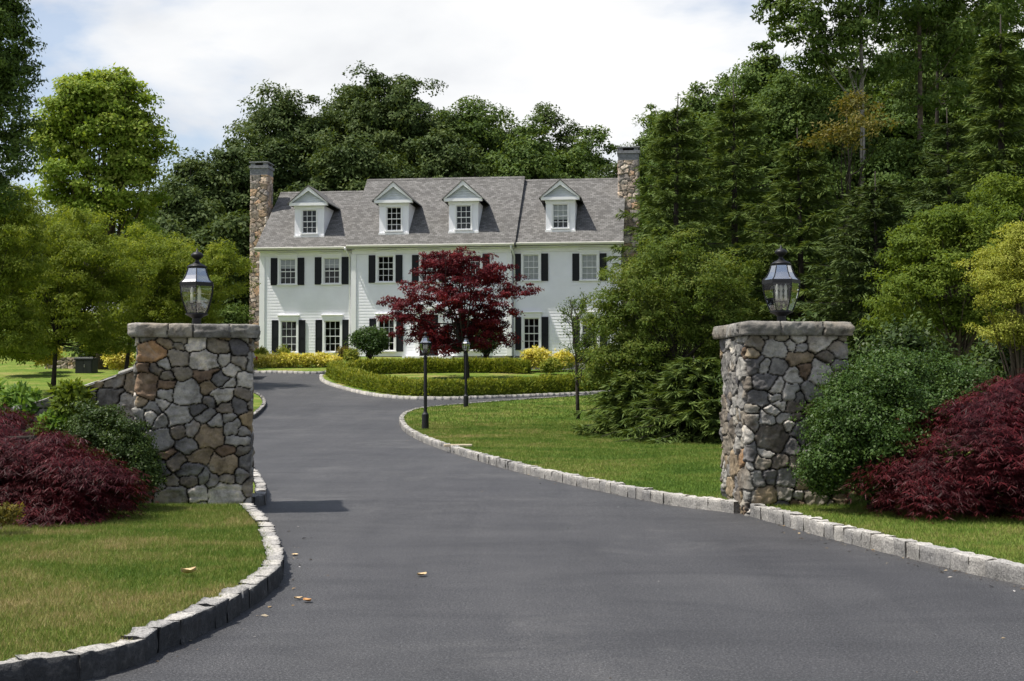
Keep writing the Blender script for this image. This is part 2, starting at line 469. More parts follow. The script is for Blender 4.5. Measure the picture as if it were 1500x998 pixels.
def conifer(name, base, H, Rr, mat, label, group=None, nb=170, tw=24, strips=4, nl=.2, nw=.05, droop=.40, bare=.05, shape=1.0, bark='darkbark', hang=.6, cat='spruce tree', upper=None):
    base = np.asarray(base, float)
    root = empty(name, base); tag(root, label, cat, group)
    Ps, Ds, Ns, Ls, Ts = [], [], [], [], []
    mb = MB(); mb.tube([(0, 0, -.2), (0, 0, H * .5), (rng.normal() * .05, rng.normal() * .05, H * 1.03)], [H * .018, H * .011, .01], 8)
    hs = bare + (1 - bare) * (np.arange(nb) + rng.random(nb) * .8) / nb
    nw_ = max(12, nb // 10); hs = np.floor(hs * nw_) / nw_ + rng.normal(size=nb) * .006; hs = np.clip(hs, bare, .985)
    az = np.cumsum(np.full(nb, 2.4)) + rng.normal(size=nb) * .35
    for h, a in zip(hs, az):
        prof = (1 - h) ** shape
        if h < .12: prof *= .82 + 1.5 * h
        Lb = Rr * prof * (.55 + .75 * rng.random()) + .12
        dh = np.array([math.cos(a), math.sin(a), 0])
        rise = .55 * h * h - .12
        k = max(5, int(tw * min(1, Lb / Rr + .25)))
        s = np.sort(rng.random(k)) ** .75
        zc = Lb * (rise * s * 1.3 - droop * (1 - h * .8) * s * (1 - s * .55))
        bp = dh[None] * (Lb * s)[:, None]; bp[:, 2] = h * H + zc
        mb.tube([(0, 0, h * H)] + [tuple(p) for p in bp[:: max(1, k // 4)]], [.012 + .02 * (1 - h)] + [.008] * len(bp[:: max(1, k // 4)]), 4, False)
        side = np.cross(dh, [0, 0, 1])
        for sg in (-1, 1):
            tl = (.10 + .55 * Lb * .42 * (1 - s) ** .7 + .08) * (.6 + .6 * rng.random(k))
            tl = np.minimum(tl, .85)
            td = unit(dh[None] * .75 + side[None] * sg * (.55 + .5 * rng.random(k))[:, None] + np.array([0, 0, -1])[None] * (hang * (.4 + .8 * rng.random(k)) * (1 - .7 * h))[:, None])
            for j in range(strips):
                f = (j + rng.random(k) * .8) / strips
                Ps.append(bp + td * (tl * f)[:, None] * .95)
                Ds.append(unit(td + rng.normal(size=(k, 3)) * .24)); Ns.append(unit(np.array([0, 0, 1]) + rng.normal(size=(k, 3)) * .6))
                Ls.append(nl * 1.15 * (.7 + .6 * rng.random(k))); Ts.append(np.clip(.5 * rng.random(k) + .35 * f + .12 * rng.random(), 0, 1))
    P = np.concatenate(Ps); n = len(P)
    me = leaves('crown', P, np.concatenate(Ds), np.concatenate(Ns), np.concatenate(Ls), nw * .72, np.concatenate(Ts))
    link('crown', me, LM[mat], root)
    mb.build('trunk', M[bark], root, smooth=True, normals=False)
    return root

def G0(x, y, off=.1):
    return (x, y, float(G(y)) + off)

# ------------------------------------------------------------------ sky, sun, camera
w = bpy.data.worlds.new('World'); SC.world = w; w.use_nodes = True
nt = w.node_tree; nn = nt.nodes; nl_ = nt.links; nn.clear()
SUN_A, SUN_E = R(12), R(64)
SKY_OFF = (12.1, 9.7, 3.0)
sunv = Vector((-math.cos(SUN_E) * math.cos(SUN_A), -math.cos(SUN_E) * math.sin(SUN_A), math.sin(SUN_E)))
out = nn.new('ShaderNodeOutputWorld')
sky = nn.new('ShaderNodeTexSky'); sky.sky_type = 'NISHITA'; sky.sun_disc = False
sky.sun_elevation = SUN_E; sky.sun_rotation = math.atan2(sunv.x, sunv.y); sky.air_density = 1.0; sky.dust_density = 1.5
b1 = nn.new('ShaderNodeBackground'); b1.inputs[1].default_value = .125
nl_.new(sky.outputs[0], b1.inputs[0])
tc = nn.new('ShaderNodeTexCoord'); sep = nn.new('ShaderNodeSeparateXYZ'); nl_.new(tc.outputs['Generated'], sep.inputs[0])
def wm(op, a, b):
    n = nn.new('ShaderNodeMath'); n.operation = op
    for i, v in enumerate((a, b)):
        if hasattr(v, 'is_output'): nl_.new(v, n.inputs[i])
        else: n.inputs[i].default_value = v
    return n.outputs[0]
zz = wm('ADD', wm('MAXIMUM', sep.outputs[2], 0.0), .9)
cb = nn.new('ShaderNodeCombineXYZ'); nl_.new(wm('DIVIDE', sep.outputs[0], zz), cb.inputs[0]); nl_.new(wm('DIVIDE', sep.outputs[1], zz), cb.inputs[1]); nl_.new(wm('MULTIPLY', sep.outputs[2], 1.9), cb.inputs[2])
def wnoise(scale, det, rough, dist, off):
    mp = nn.new('ShaderNodeMapping'); mp.inputs['Location'].default_value = off; nl_.new(cb.outputs[0], mp.inputs[0])
    n = nn.new('ShaderNodeTexNoise'); n.inputs['Scale'].default_value = scale; n.inputs['Detail'].default_value = det
    n.inputs['Roughness'].default_value = rough; n.inputs['Distortion'].default_value = dist; nl_.new(mp.outputs[0], n.inputs[0]); return n.outputs['Fac']
def wramp(f, st):
    n = nn.new('ShaderNodeValToRGB'); nl_.new(f, n.inputs[0]); cr = n.color_ramp
    while len(cr.elements) < len(st): cr.elements.new(.5)
    for e, (p, c) in zip(cr.elements, st): e.position = p; e.color = (*c, 1)
    return n.outputs[0]
shade = wramp(wnoise(4.2, 6, .5, .2, (3.1, 1.7, 2.2)), [(.35, (.76, .78, .82)), (.46, (.90, .915, .935)), (.56, (1.0, 1.0, 1.0))])
b2 = nn.new('ShaderNodeBackground'); nl_.new(shade, b2.inputs[0]); b2.inputs[1].default_value = .775
cov = wramp(wnoise(3.6, 8, .52, .15, SKY_OFF), [(.40, (.34, .34, .34)), (.46, (.84, .84, .84)), (.50, (1, 1, 1))])
elev = wramp(sep.outputs[2], [(.30, (1, 1, 1)), (.50, (.22, .22, .22))])
mxw = nn.new('ShaderNodeMixShader'); nl_.new(wm('MULTIPLY', cov, elev), mxw.inputs[0]); nl_.new(b1.outputs[0], mxw.inputs[1]); nl_.new(b2.outputs[0], mxw.inputs[2])
nl_.new(mxw.outputs[0], out.inputs[0])

sl = bpy.data.lights.new('sun', 'SUN'); sl.energy = 5.0; sl.angle = R(1.1); sl.color = (1, .95, .87)
so = bpy.data.objects.new('sun', sl); COL.objects.link(so); so.location = (-20, 0, 40)
so.rotation_euler = (-sunv).to_track_quat('-Z', 'Y').to_euler()

cam = bpy.data.cameras.new('camera'); co = bpy.data.objects.new('camera', cam); COL.objects.link(co)
cam.sensor_width = 36; cam.lens = 36 * F / 1500; cam.clip_end = 1500; cam.clip_start = .1
co.location = EYE; co.rotation_euler = (math.pi / 2 + PITCH, 0, 0); SC.camera = co
SC.view_settings.view_transform = 'Standard'; SC.view_settings.look = 'None'; SC.view_settings.exposure = 0.42; SC.view_settings.gamma = 1
SC.view_settings.use_curve_mapping = False
SC.cycles.max_bounces = 8; SC.cycles.transparent_max_bounces = 16
SC.cycles.use_denoising = True
SC.cycles.use_light_tree = False; SC.cycles.sample_clamp_indirect = 4.0
try: SC.cycles.denoiser = 'OPENIMAGEDENOISE'
except Exception: pass

# ------------------------------------------------------------------ ground sheets
def smooth_poly(pts, step=.35):
    """Catmull-Rom through points, resampled"""
    P = np.asarray(pts, float); n = len(P); o = []
    for i in range(n - 1):
        p0, p1, p2, p3 = P[max(i - 1, 0)], P[i], P[i + 1], P[min(i + 2, n - 1)]
        k = max(2, int(np.linalg.norm(p2 - p1) / step))
        for t in np.arange(k) / k:
            o.append(.5 * ((2 * p1) + (-p0 + p2) * t + (2 * p0 - 5 * p1 + 4 * p2 - p3) * t ** 2 + (-p0 + 3 * p1 - 3 * p2 + p3) * t ** 3))
    o.append(P[-1]); return np.array(o)
def offset(poly, d):
    t = np.gradient(poly, axis=0); t = unit(t); nrm = np.stack([-t[:, 1], t[:, 0]], 1)   # left of travel
    return poly + nrm * d
def gp(*pp): return [hit(x, y)[:2] for x, y in pp]

def sheet(name, poly, off, mat, step=3.0, wob=0.0):
    poly = np.asarray(poly); lo, hi = poly.min(0), poly.max(0)
    pts = [Vector(p) for p in poly]; n = len(pts)
    ys = np.unique(np.concatenate([np.arange(lo[1], min(hi[1], 80), 1.2), np.arange(80, hi[1], 8)])) if hi[1] > 80 else np.arange(lo[1], hi[1], 1.2)
    for y in ys:
        for x in np.arange(lo[0] + .1, hi[0], step):
            pts.append(Vector((x, y)))
    r = delaunay_2d_cdt(pts, [], [list(range(n))], 1, 1e-4)
    V = [(v.x, v.y, float(G(v.y)) + off) for v in r[0]]
    me = bpy.data.meshes.new(name); me.from_pydata(V, [], [tuple(f) for f in r[2]])
    bm = bmesh.new(); bm.from_mesh(me)
    for f in bm.faces:
        f.smooth = True
        if f.normal.z < 0: f.normal_flip()
    bm.to_mesh(me); bm.free()
    o = link(name, me, mat); tag(o, kind='structure'); return o

# lines at the foot of the kerb face (lawn on the left of travel)
left_front = smooth_poly([(-6.5, -1.0), (-3.6, 4.6)] + gp((123, 998), (233, 957), (333, 913), (400, 867), (415, 846), (409, 813), (395, 783), (368, 754)))
left_rear = smooth_poly(gp((374, 744), (387, 741), (390, 727), (380, 707), (366, 690)) + gp((345, 660), (343, 640), (357, 622), (376, 611), (389, 597), (386, 586), (370, 578), (330, 571), (268, 569)))
right_near = smooth_poly(gp((1096, 756), (1180, 780), (1267, 803), (1333, 819), (1417, 840), (1500, 858), (1600, 881), (1720, 906)))[::-1]
right_far = smooth_poly(gp((1076, 752.5), (1050, 749), (980, 740), (880, 720), (800, 702), (733, 685), (645, 658), (613, 645), (594, 634), (586, 623), (587, 614), (598, 607), (625, 601), (700, 594.5), (760, 590), (860, 583), (960, 577), (1100, 570)))
island_f = smooth_poly(gp((470, 552), (468, 556.5), (480, 564), (510, 573), (545, 580.5), (592, 585), (645, 586), (700, 585), (800, 581), (880, 577.5), (980, 571)))
bed_line = smooth_poly(gp((250, 546), (330, 546.5), (400, 547), (470, 548)) + [(-8.0, 62.2), (-5, 64.0), (0, 64.8), (6, 64.6), (14, 63.5), (30, 60)])

def rev(a): return a[::-1]
# right-hand lawn sits to the right of right_far when travelling away, so offsets flip sign
LP = offset(left_front, .05); LR = offset(left_rear, .05)
# the left lawn and the ground round the house are one continuous sheet
ground_poly = np.concatenate([[(-90, -1.0)], LP, LR, [(-17, 50.5), (-17.5, 60.6)], offset(bed_line, .05), [(90, 60), (90, 240), (-90, 240)]])
sheet('lawn', ground_poly, .10, M['lawn'])
RN = offset(right_near, -.05); RF = offset(right_far, -.05)
right_poly = np.concatenate([RN, RF, [(60, 49)], [(60, -1), (14, 1)]])
sheet('lawn', right_poly, .10, M['lawn'])
IF = offset(island_f, .05)
isl_back = smooth_poly([tuple(island_f[-1]), (9, 60.5), (2, 61.6), (-4, 61.4), (-7.2, 59.8), tuple(island_f[0])])[1:-1]
island_poly = np.concatenate([IF, isl_back])
sheet('island_lawn', island_poly, .10, M['lawn'], 1.5)
sheet('driveway', [(-30, -30), (40, -30), (60, 66), (-30, 66)], 0.0, M['asphalt'], 4)
o = sheet('ground', [(-400, -40), (400, -40), (400, 258), (-400, 258)], -.35, M['lawn'], 40)

def pip(poly, X, Y):
    poly = np.asarray(poly); c = np.zeros(len(X), bool); j = len(poly) - 1
    for i in range(len(poly)):
        xi, yi = poly[i]; xj, yj = poly[j]
        if yi != yj: c ^= ((yi > Y) != (yj > Y)) & (X < (xj - xi) * (Y - yi) / (yj - yi) + xi)
        j = i
    return c

# ------------------------------------------------------------------ kerb of granite setts
def kerb(name, line, side, far=False, length=.235, wid=.125, ht=.125, grime_shade=0.0):
    seg = np.linalg.norm(np.diff(line, axis=0), axis=1); s = np.concatenate([[0], np.cumsum(seg)]); T = s[-1]
    def pt(a): return np.array([np.interp(a, s, line[:, 0]), np.interp(a, s, line[:, 1])])
    nx, ny, nz = (4, 2, 2) if far else (10, 5, 6)
    VV, FF, TT, GG = [], [], [], []; off = 0; a = 0
    # cube grid surface
    gx, gy, gz = np.meshgrid(np.linspace(0, 1, nx + 1), np.linspace(0, 1, ny + 1), np.linspace(0, 1, nz + 1), indexing='ij')
    idx = np.arange(gx.size).reshape(gx.shape)
    fs = []
    for arr in (idx[0], idx[-1], idx[:, 0], idx[:, -1], idx[:, :, 0], idx[:, :, -1]):
        fs += [(arr[i, j], arr[i + 1, j], arr[i + 1, j + 1], arr[i, j + 1]) for i in range(arr.shape[0] - 1) for j in range(arr.shape[1] - 1)]
    fs = np.array(fs)
    U = np.stack([gx.ravel(), gy.ravel(), gz.ravel()], 1)
    while a < T - .08:
        L = min(length * (.72 + .6 * rng.random()), T - a)
        p, q = pt(a), pt(a + L + .008); t = unit(q - p); nrm = np.array([-t[1], t[0]]) * side
        h = ht + rng.normal() * .004; wd = wid * (.96 + .1 * rng.random())
        C = U - .5
        r = np.abs(C) * 2; shrink = 1 - .016 * (np.sort(r, axis=1)[:, 1:2] ** 8)     # round edges
        C = C * shrink
        dim = np.array([np.linalg.norm(q - p), wd, h + .12])
        Q = C * dim + (fbm(C * dim * 14 + rng.random(3) * 100, 3)[:, None] - .5) * np.array([.012, .040, .034]) * np.sign(C + 1e-6) * (r > .9)
        yj = rng.normal() * .004
        X = p + (q - p) / 2
        W = X[None] + Q[:, :1] * t[None] + (Q[:, 1:2] + wd / 2 + yj) * nrm[None]
        z = float(G(X[1])) + Q[:, 2] + (h + .12) / 2 - .12
        VV.append(np.column_stack([W, z])); FF.append(fs + off); TT.append(np.full(len(fs), rng.random())); GG.append(np.full(len(fs), grime_shade)); off += len(U); a += L
    me = np_mesh(name, np.concatenate(VV), np.concatenate(FF), {'tint': ('FLOAT', 'FACE', np.concatenate(TT)), 'grime_shade': ('FLOAT', 'FACE', np.concatenate(GG))}, smooth=False)
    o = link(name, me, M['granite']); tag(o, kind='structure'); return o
kerb('kerb', left_front, 1, grime_shade=1.0); kerb('kerb', left_rear, 1, grime_shade=.8); kerb('kerb', right_near, -1, length=.18, grime_shade=.42)
kerb('kerb', right_far, -1, length=.19, grime_shade=.40); kerb('kerb', island_f, 1, True, .26); kerb('kerb', bed_line, 1, True, .26)

# ------------------------------------------------------------------ masonry as wrapped relief
PAL = np.array([(.165, .165, .165), (.095, .095, .10), (.24, .24, .235), (.33, .325, .31), (.12, .108, .094), (.185, .17, .145), (.07, .07, .078), (.19, .155, .11), (.24, .19, .12), (.125, .09, .064), (.25, .155, .085), (.42, .41, .395)])
PALW = np.array([4.4, 3.2, 4.6, 3.6, 3.6, 4.2, 2.3, 2.4, 1.1, 1.5, .2, 1.0]); PALW /= PALW.sum()
PALC = np.array([(.40, .35, .30), (.33, .28, .24), (.46, .40, .34), (.30, .24, .19), (.40, .30, .21), (.26, .24, .23), (.50, .46, .42)])

def seeds(per, H, rmin, rmax, an, n_try=6000, row=None):
    pts, rad = [], []
    if row:
        s = 0
        while s < per - row * .4:
            s += row * (.6 + .8 * rng.random()); pts.append((s % per, H / 2)); rad.append(row * .4)
        return np.array(pts), np.array(rad) * 0
    for k in range(n_try):
        r = rmin + (rmax - rmin) * (1 - k / n_try) * rng.random() ** .8 if k < n_try * .9 else rmin
        p = (rng.random() * per, rng.random() * (H + .1) - .05)
        ok = True
        for q, rq in zip(pts, rad):
            dx = abs(p[0] - q[0]); dx = min(dx, per - dx) / an; dy = p[1] - q[1]
            if dx * dx + dy * dy < (r + rq) ** 2 * .92: ok = False; break
        if ok: pts.append(p); rad.append(r)
    return np.array(pts), np.array(rad)

def masonry(name, W, D, H, mat, parent, rmin=.05, rmax=.15, res=.0105, an=1.25, relief=.035, pal=None, palw=None, row=None, z0=0.0, top=None, closed_top=False, joint=.007, gap_col=(.022, .020, .018), bulge=.0, cr=.022, sw=.75):
    pal = PAL if pal is None else pal
    palw = (PALW if pal is PAL else np.ones(len(pal)) / len(pal)) if palw is None else palw
    per = 2 * (W + D); ns = int(per / res); nz = max(3, int(H / res))
    s = np.arange(ns) * per / ns; z = np.linspace(0, H, nz + 1)
    corners = [(-W / 2, -D / 2), (W / 2, -D / 2), (W / 2, D / 2), (-W / 2, D / 2)]
    lens = [W, D, W, D]; P = np.zeros((ns, 2)); N = np.zeros((ns, 2)); acc = 0
    for i in range(4):
        m = (s >= acc) & (s < acc + lens[i] + 1e-9)
        a, b = np.array(corners[i]), np.array(corners[(i + 1) % 4]); t = (s[m] - acc)[:, None] / lens[i]
        P[m] = a + (b - a) * t; d = (b - a) / lens[i]; N[m] = (d[1], -d[0]); acc += lens[i]
    kk = max(1, int(cr / res)); ker = np.ones(2 * kk + 1) / (2 * kk + 1)
    def cs(A): return np.stack([np.convolve(np.concatenate([A[-kk:, j], A[:, j], A[:kk, j]]), ker, 'valid') for j in range(A.shape[1])], 1)
    P2, N2 = cs(P), unit(cs(N))
    sd, rad = seeds(per, H, rmin, rmax, an, row=row)
    SS, ZZ = np.meshgrid(s, z, indexing='ij'); S1, Z1 = SS.ravel(), ZZ.ravel()
    X3 = np.repeat(P2, nz + 1, 0); Q3 = np.column_stack([X3, Z1])
    wq = .026 if not row else .008
    sx = S1 + (fbm(Q3 * 7 + 5, 3) - .5) * wq * 2.4; zx = Z1 + (fbm(Q3 * 7 + 55, 3) - .5) * wq * 2.4
    sx = sx + (fbm(Q3 * 34 + 9, 2) - .5) * .016; zx = zx + (fbm(Q3 * 34 + 77, 2) - .5) * .016
    n = len(S1); best1 = np.full(n, 1e9); best2 = np.full(n, 1e9); i1 = np.zeros(n, int); i2 = np.zeros(n, int)
    ax = np.exp(rng.normal(size=len(sd)) * .24) * an; rot = rng.normal(size=len(sd)) * .26
    for k in range(len(sd)):
        dx = sx - sd[k, 0]; dx = (dx + per / 2) % per - per / 2
        if row: dd = np.abs(dx)
        else:
            dz = zx - sd[k, 1]; c_, s_ = math.cos(rot[k]), math.sin(rot[k])
            a_ = np.abs(dx * c_ + dz * s_) / ax[k] ** .6; b_ = np.abs(dz * c_ - dx * s_) * ax[k] ** .4
            dd = (a_ ** 4.5 + b_ ** 4.5) ** (1 / 4.5) - rad[k] * sw
        c1 = dd < best1; c2 = (~c1) & (dd < best2)
        best2 = np.where(c1, best1, np.where(c2, dd, best2)); i2 = np.where(c1, i1, np.where(c2, k, i2))
        best1 = np.where(c1, dd, best1); i1 = np.where(c1, k, i1)
    e = (best2 - best1) * .55
    ns_ = len(sd)
    tilt = rng.normal(size=(ns_, 2)) * .09; oh = rng.normal(size=ns_) * .006
    ds = sx - sd[i1, 0]; ds = np.where(ds > per / 2, ds - per, np.where(ds < -per / 2, ds + per, ds))
    x = np.clip((e - joint * .3) / .011, 0, 1); dome = np.sqrt(1 - (1 - x) ** 2)
    fr_ = np.stack([np.cos(i1 * 2.4), np.sin(i1 * 2.4), np.ones(n)], 1)
    rough = (1.7 if row else 1.0) * (fbm(Q3 * (9 if row else 18) + i1[:, None] * 3.7, 4) - .5) * .030 + (np.abs(fbm(Q3 * 6 * (1 + fr_) + i1[:, None] * 9.1, 3) - .5)) * .055
    h = dome * (relief + .018 + oh[i1] + np.clip(tilt[i1, 0] * ds + tilt[i1, 1] * (Z1 - sd[i1, 1]), -.014, .014) + rough) - .030
    if row: h += .01 * np.sin(np.pi * np.clip(Z1 / H, 0, 1)) ** .5
    if bulge: h -= bulge * (np.abs(Z1 / H - .5) * 2) ** 4
    XY = X3 + np.repeat(N2, nz + 1, 0) * h[:, None]
    Zf = Z1.copy()
    if top is not None: Zf = np.minimum(Zf, top(XY[:, 0]))
    V = np.column_stack([XY, Zf + z0])
    ids = np.arange(n).reshape(ns, nz + 1); nxt = np.roll(ids, -1, 0)
    Fq = np.stack([ids[:, :-1], nxt[:, :-1], nxt[:, 1:], ids[:, 1:]], -1).reshape(-1, 4)
    base = np.array([1.29, 1.24, 1.17]) * pal[rng.choice(len(pal), ns_, p=palw)] * (.82 + .36 * rng.random((ns_, 1)))
    c = base[i1]
    # some stones carry a second mineral tone (rust or pale quartz)
    vein = np.clip((fbm(Q3 * 4.5 + i1[:, None] * 2.3, 3) - .54) * 7, 0, 1)[:, None] * (rng.random(ns_) < .3)[i1][:, None]
    c = c * (1 - vein * .55) + np.array([.23, .185, .13]) * vein * .55
    c = np.where((e < joint * .6)[:, None], np.array(gap_col), c)
    if closed_top:
        V = np.concatenate([V, [(0, 0, z0 + H + .012)]]); tI = len(V) - 1
        # inner ring
        ring = V[ids[:, -1]] * np.array([.9, .9, 1]); ring[:, 2] += .008 + (fbm(ring * 9, 3) - .5) * .02
        ro = len(V); V = np.concatenate([V, ring]); rid = ro + np.arange(ns)
        q = np.stack([ids[:, -1], np.roll(ids[:, -1], -1), np.roll(rid, -1), rid], 1)
        tt = np.stack([rid, np.roll(rid, -1), np.full(ns, tI), np.full(ns, tI)], 1)
        Fq = np.concatenate([Fq, q])
        c = np.concatenate([c, c[:1], c[ids[:, -1]]])
        me = np_mesh(name, V, Fq, {'col': ('FLOAT_COLOR', 'POINT', np.column_stack([c, np.ones(len(c))]))}, False)
        bm = bmesh.new(); bm.from_mesh(me); bm.verts.ensure_lookup_table()
        for a, b in zip(rid, np.roll(rid, -1)):
            f = bm.faces.new((bm.verts[a], bm.verts[b], bm.verts[tI]))
        bm.to_mesh(me); bm.free()
    else:
        me = np_mesh(name, V, Fq, {'col': ('FLOAT_COLOR', 'POINT', np.column_stack([c, np.ones(len(c))]))}, False)
    return link(name, me, mat, parent)

def pillar(corner, rz, W, D, H, front_left, label):
    """corner: world position of the front corner nearest the drive; front_left True if that is the front-left corner"""
    c, s = math.cos(rz), math.sin(rz); u = np.array([c, s]); v = np.array([-s, c])
    ctr = np.array(corner[:2]) + u * (W / 2 if front_left else -W / 2) + v * D / 2
    root = empty('gate_pillar', (ctr[0], ctr[1], float(G(ctr[1])) - .05), rz)
    tag(root, label, 'stone pillar', 'stone gate pillars')
    body_h = H + .05 - .135
    W -= .07; D -= .07
    masonry('shaft', W, D, body_h, M['stone'], root, rmin=.034, rmax=.15)
    masonry('cap', W + .11, D + .11, .14, M['stone'], root, row=.46, z0=body_h, closed_top=True, relief=.03, bulge=.010, pal=np.array([(.16, .16, .16), (.20, .20, .195), (.13, .128, .125), (.19, .18, .165), (.24, .235, .23)]), cr=.03)
    return root, ctr, H

RCN = hit(1094, 757)
LCN = hit(369, 752)
rp, rpc, rpH = pillar(RCN, R(4.5), 1.10, 1.18, 2.0, True, 'square stone gate pillar with its left face sunlit, in front of the boxwood')
lp, lpc, lpH = pillar(LCN, R(11.3), 1.22, 1.22, 1.985, False, 'square stone gate pillar joined to a sloping stone wall')

# sloping wing wall beside the left pillar
u = np.array([math.cos(R(11.3)), math.sin(R(11.3))]); v = np.array([-u[1], u[0]])
wl = 1.35
wc = lpc - u * (.61 + wl / 2 - .02) + v * .15
ww = empty('wing_wall', (wc[0], wc[1], float(G(wc[1])) - .05), R(11.3))
tag(ww, 'low rubble stone wall with a sloping top running down from the gate pillar', 'stone wall')
topf = lambda x: 1.60 - .36 * (wl / 2 - x)
masonry('masonry', wl, .42, 1.62, M['stone'], ww, rmin=.05, rmax=.12, res=.012, top=topf, pal=np.array([(.20, .20, .195), (.14, .138, .135), (.27, .265, .25), (.22, .19, .145), (.28, .24, .17), (.11, .11, .115)]))
cop = MB(); nseg = 6
for k in range(nseg):
    a = -wl / 2 + wl * k / nseg; b = -wl / 2 + wl * (k + 1) / nseg - .012
    za, zb = topf(a), topf(b); e1, e2 = rng.normal() * .012, rng.normal() * .012
    cop.add([(a, -.25, za - .02), (b, -.25 + e1, zb - .02), (b, .25, zb - .02), (a, .25, za - .02), (a, -.235, za + .018 + e2), (b, -.235 + e1, zb + .018 + e2), (b, .24, zb + .024), (a, .24, za + .02)],
            [(0, 3, 2, 1), (4, 5, 6, 7), (0, 1, 5, 4), (1, 2, 6, 5), (2, 3, 7, 6), (3, 0, 4, 7)])
cm = plain('coping_stone', (.33, .32, .30), .9, var=.35, scale=8, bump=.01)
cop.build('coping', cm, ww, bevel=.012)

# ------------------------------------------------------------------ lanterns
def lantern(root, s, z0, rot, tail=.09):
    """hexagonal coach lantern, s = overall scale (1 -> 0.78 m)"""
    n = 6
    def ring(r, z): return [Vector((r * s * math.cos(rot + k * math.pi / 3), r * s * math.sin(rot + k * math.pi / 3), z0 + z * s)) for k in range(n)]
    body = [(.108, .125), (.135, .19), (.160, .26), (.178, .34), (.185, .405)]
    roof = [(.183, .445), (.150, .475), (.125, .52), (.108, .57), (.100, .60)]
    m = MB()
    m.lathe([(.062 * s, z0), (.062 * s, z0 + .015 * s), (.045 * s, z0 + .03 * s), (.045 * s, z0 + .08 * s), (.075 * s, z0 + .10 * s), (.115 * s, z0 + .118 * s), (.115 * s, z0 + .128 * s)], 18)
    m.build('base', M['iron'], root, smooth=False)
    m = MB()
    for prof, rr in ((body, .0055), (roof, .0055)):
        rs = [ring(*p) for p in prof]
        for k in range(n): m.tube([r[k] for r in rs], rr * s, 6)
    for (r, z, hh, tk) in ((.192, .405, .04, .018), (.112, .118, .016, .014), (.104, .592, .016, .016)):
        a, b, c, d = ring(r, z), ring(r, z + hh), ring(r - tk, z + hh), ring(r - tk, z)
        for k in range(n):
            j = (k + 1) % n
            m.quad(a[k], a[j], b[j], b[k]); m.quad(b[k], b[j], c[j], c[k]); m.quad(c[k], c[j], d[j], d[k]); m.quad(d[k], d[j], a[j], a[k])
    m.build('frame', M['iron'], root)
    for nm, prof, mt in (('glass', body, 'lampglass'), ('roof_glass', roof, 'lamproof')):
        m = MB(); rs = [ring(p[0] * .985, p[1]) for p in prof]
        for i in range(len(rs) - 1):
            for k in range(n): m.quad(rs[i][k], rs[i][(k + 1) % n], rs[i + 1][(k + 1) % n], rs[i + 1][k])
        m.build(nm, M[mt], root, normals=False)
    m = MB()
    m.lathe([(.108 * s, z0 + .603 * s), (.085 * s, z0 + .625 * s), (.04 * s, z0 + .645 * s), (.022 * s, z0 + .665 * s), (.020 * s, z0 + .685 * s), (.045 * s, z0 + .70 * s), (.064 * s, z0 + .72 * s), (.062 * s, z0 + .738 * s), (.04 * s, z0 + .757 * s), (.012 * s, z0 + .768 * s), (.006 * s, z0 + .80 * s)], 18)
    m.build('finial', M['iron'], root, smooth=True)
    m = MB(); m.tube([(0, 0, z0 + .12 * s), (0, 0, z0 + .22 * s)], .012 * s, 8)
    for k in range(3):
        a = rot + .5 + k * 2.094; x, y = .05 * s * math.cos(a), .05 * s * math.sin(a)
        m.tube([(0, 0, z0 + .19 * s), (x * .6, y * .6, z0 + .165 * s), (x, y, z0 + .19 * s), (x, y, z0 + .225 * s)], .007 * s, 6)
        m.lathe([(.022 * s, z0 + .222 * s), (.022 * s, z0 + .235 * s)], 10, c=(x, y))
    m.build('candelabra', M['iron'], root)
    for k in range(3):
        a = rot + .5 + k * 2.094; x, y = .05 * s * math.cos(a), .05 * s * math.sin(a)
        m = MB(); m.lathe([(.0145 * s, z0 + .236 * s), (.0145 * s, z0 + .325 * s), (.010 * s, z0 + .33 * s), (.017 * s, z0 + .355 * s), (.012 * s, z0 + .385 * s), (.003 * s, z0 + .405 * s)], 10, c=(x, y))
        m.build('candle', M['candle'], root, smooth=True)

for ctr, H, rot, lab in ((lpc, lpH, R(-90 + 11), 'black hexagonal coach lantern on the pillar with the sloping side wall'),
                         (rpc, rpH, R(-90 + 22), 'hexagonal coach lantern with a bright sky-reflecting hood, on the pillar by the boxwood')):
    r_ = empty('pillar_lantern', (ctr[0], ctr[1], float(G(ctr[1])) + H + .012))
    tag(r_, lab, 'lantern', 'lanterns on the gate pillars')
    lantern(r_, 1.07, 0, rot)

def lamp_post(px, py, label, rot):
    b = hit(px, py, .1)
    r_ = empty('lamp_post', (b[0], b[1], float(G(b[1])) + .1)); tag(r_, label, 'lamp post', 'black lamp posts on the lawn')
    m = MB(); m.lathe([(.085, -.1), (.085, .36), (.075, .38), (.055, .40), (.042, .43), (.040, 1.72), (.055, 1.735), (.055, 1.75), (.038, 1.77)], 14)
    m.build('post', M['iron'], r_)
    lantern(r_, .80, 1.76, rot); return r_
lamp_post(623, 629, 'black lamp post standing just inside the kerb at the tip of the lawn', R(-60))
lamp_post(682.5, 596.5, 'black lamp post standing before the red maple trunk on the far lawn edge', R(-75))

# ------------------------------------------------------------------ house
TH = R(6.5)
hu = np.array([math.cos(TH), -math.sin(TH)]); hv = np.array([math.sin(TH), math.cos(TH)])
p0 = at(515, 523, 68.6); HO = np.array([p0[0], p0[1], 2.78])
def hp(px, py, v):
    """pixel -> (u, z) on the plane v of the house frame"""
    d = ray(px, py); t = (np.dot(HO[:2] + hv * v, hv) - 0) / np.dot(d[:2], hv)
    p = EYE + d * t; return float(np.dot(p[:2] - HO[:2], hu)), float(p[2] - HO[2])
house = empty('house', HO, -TH); tag(house, 'white clapboard colonial house with grey shingle roof, dormers and two stone chimneys', 'house')

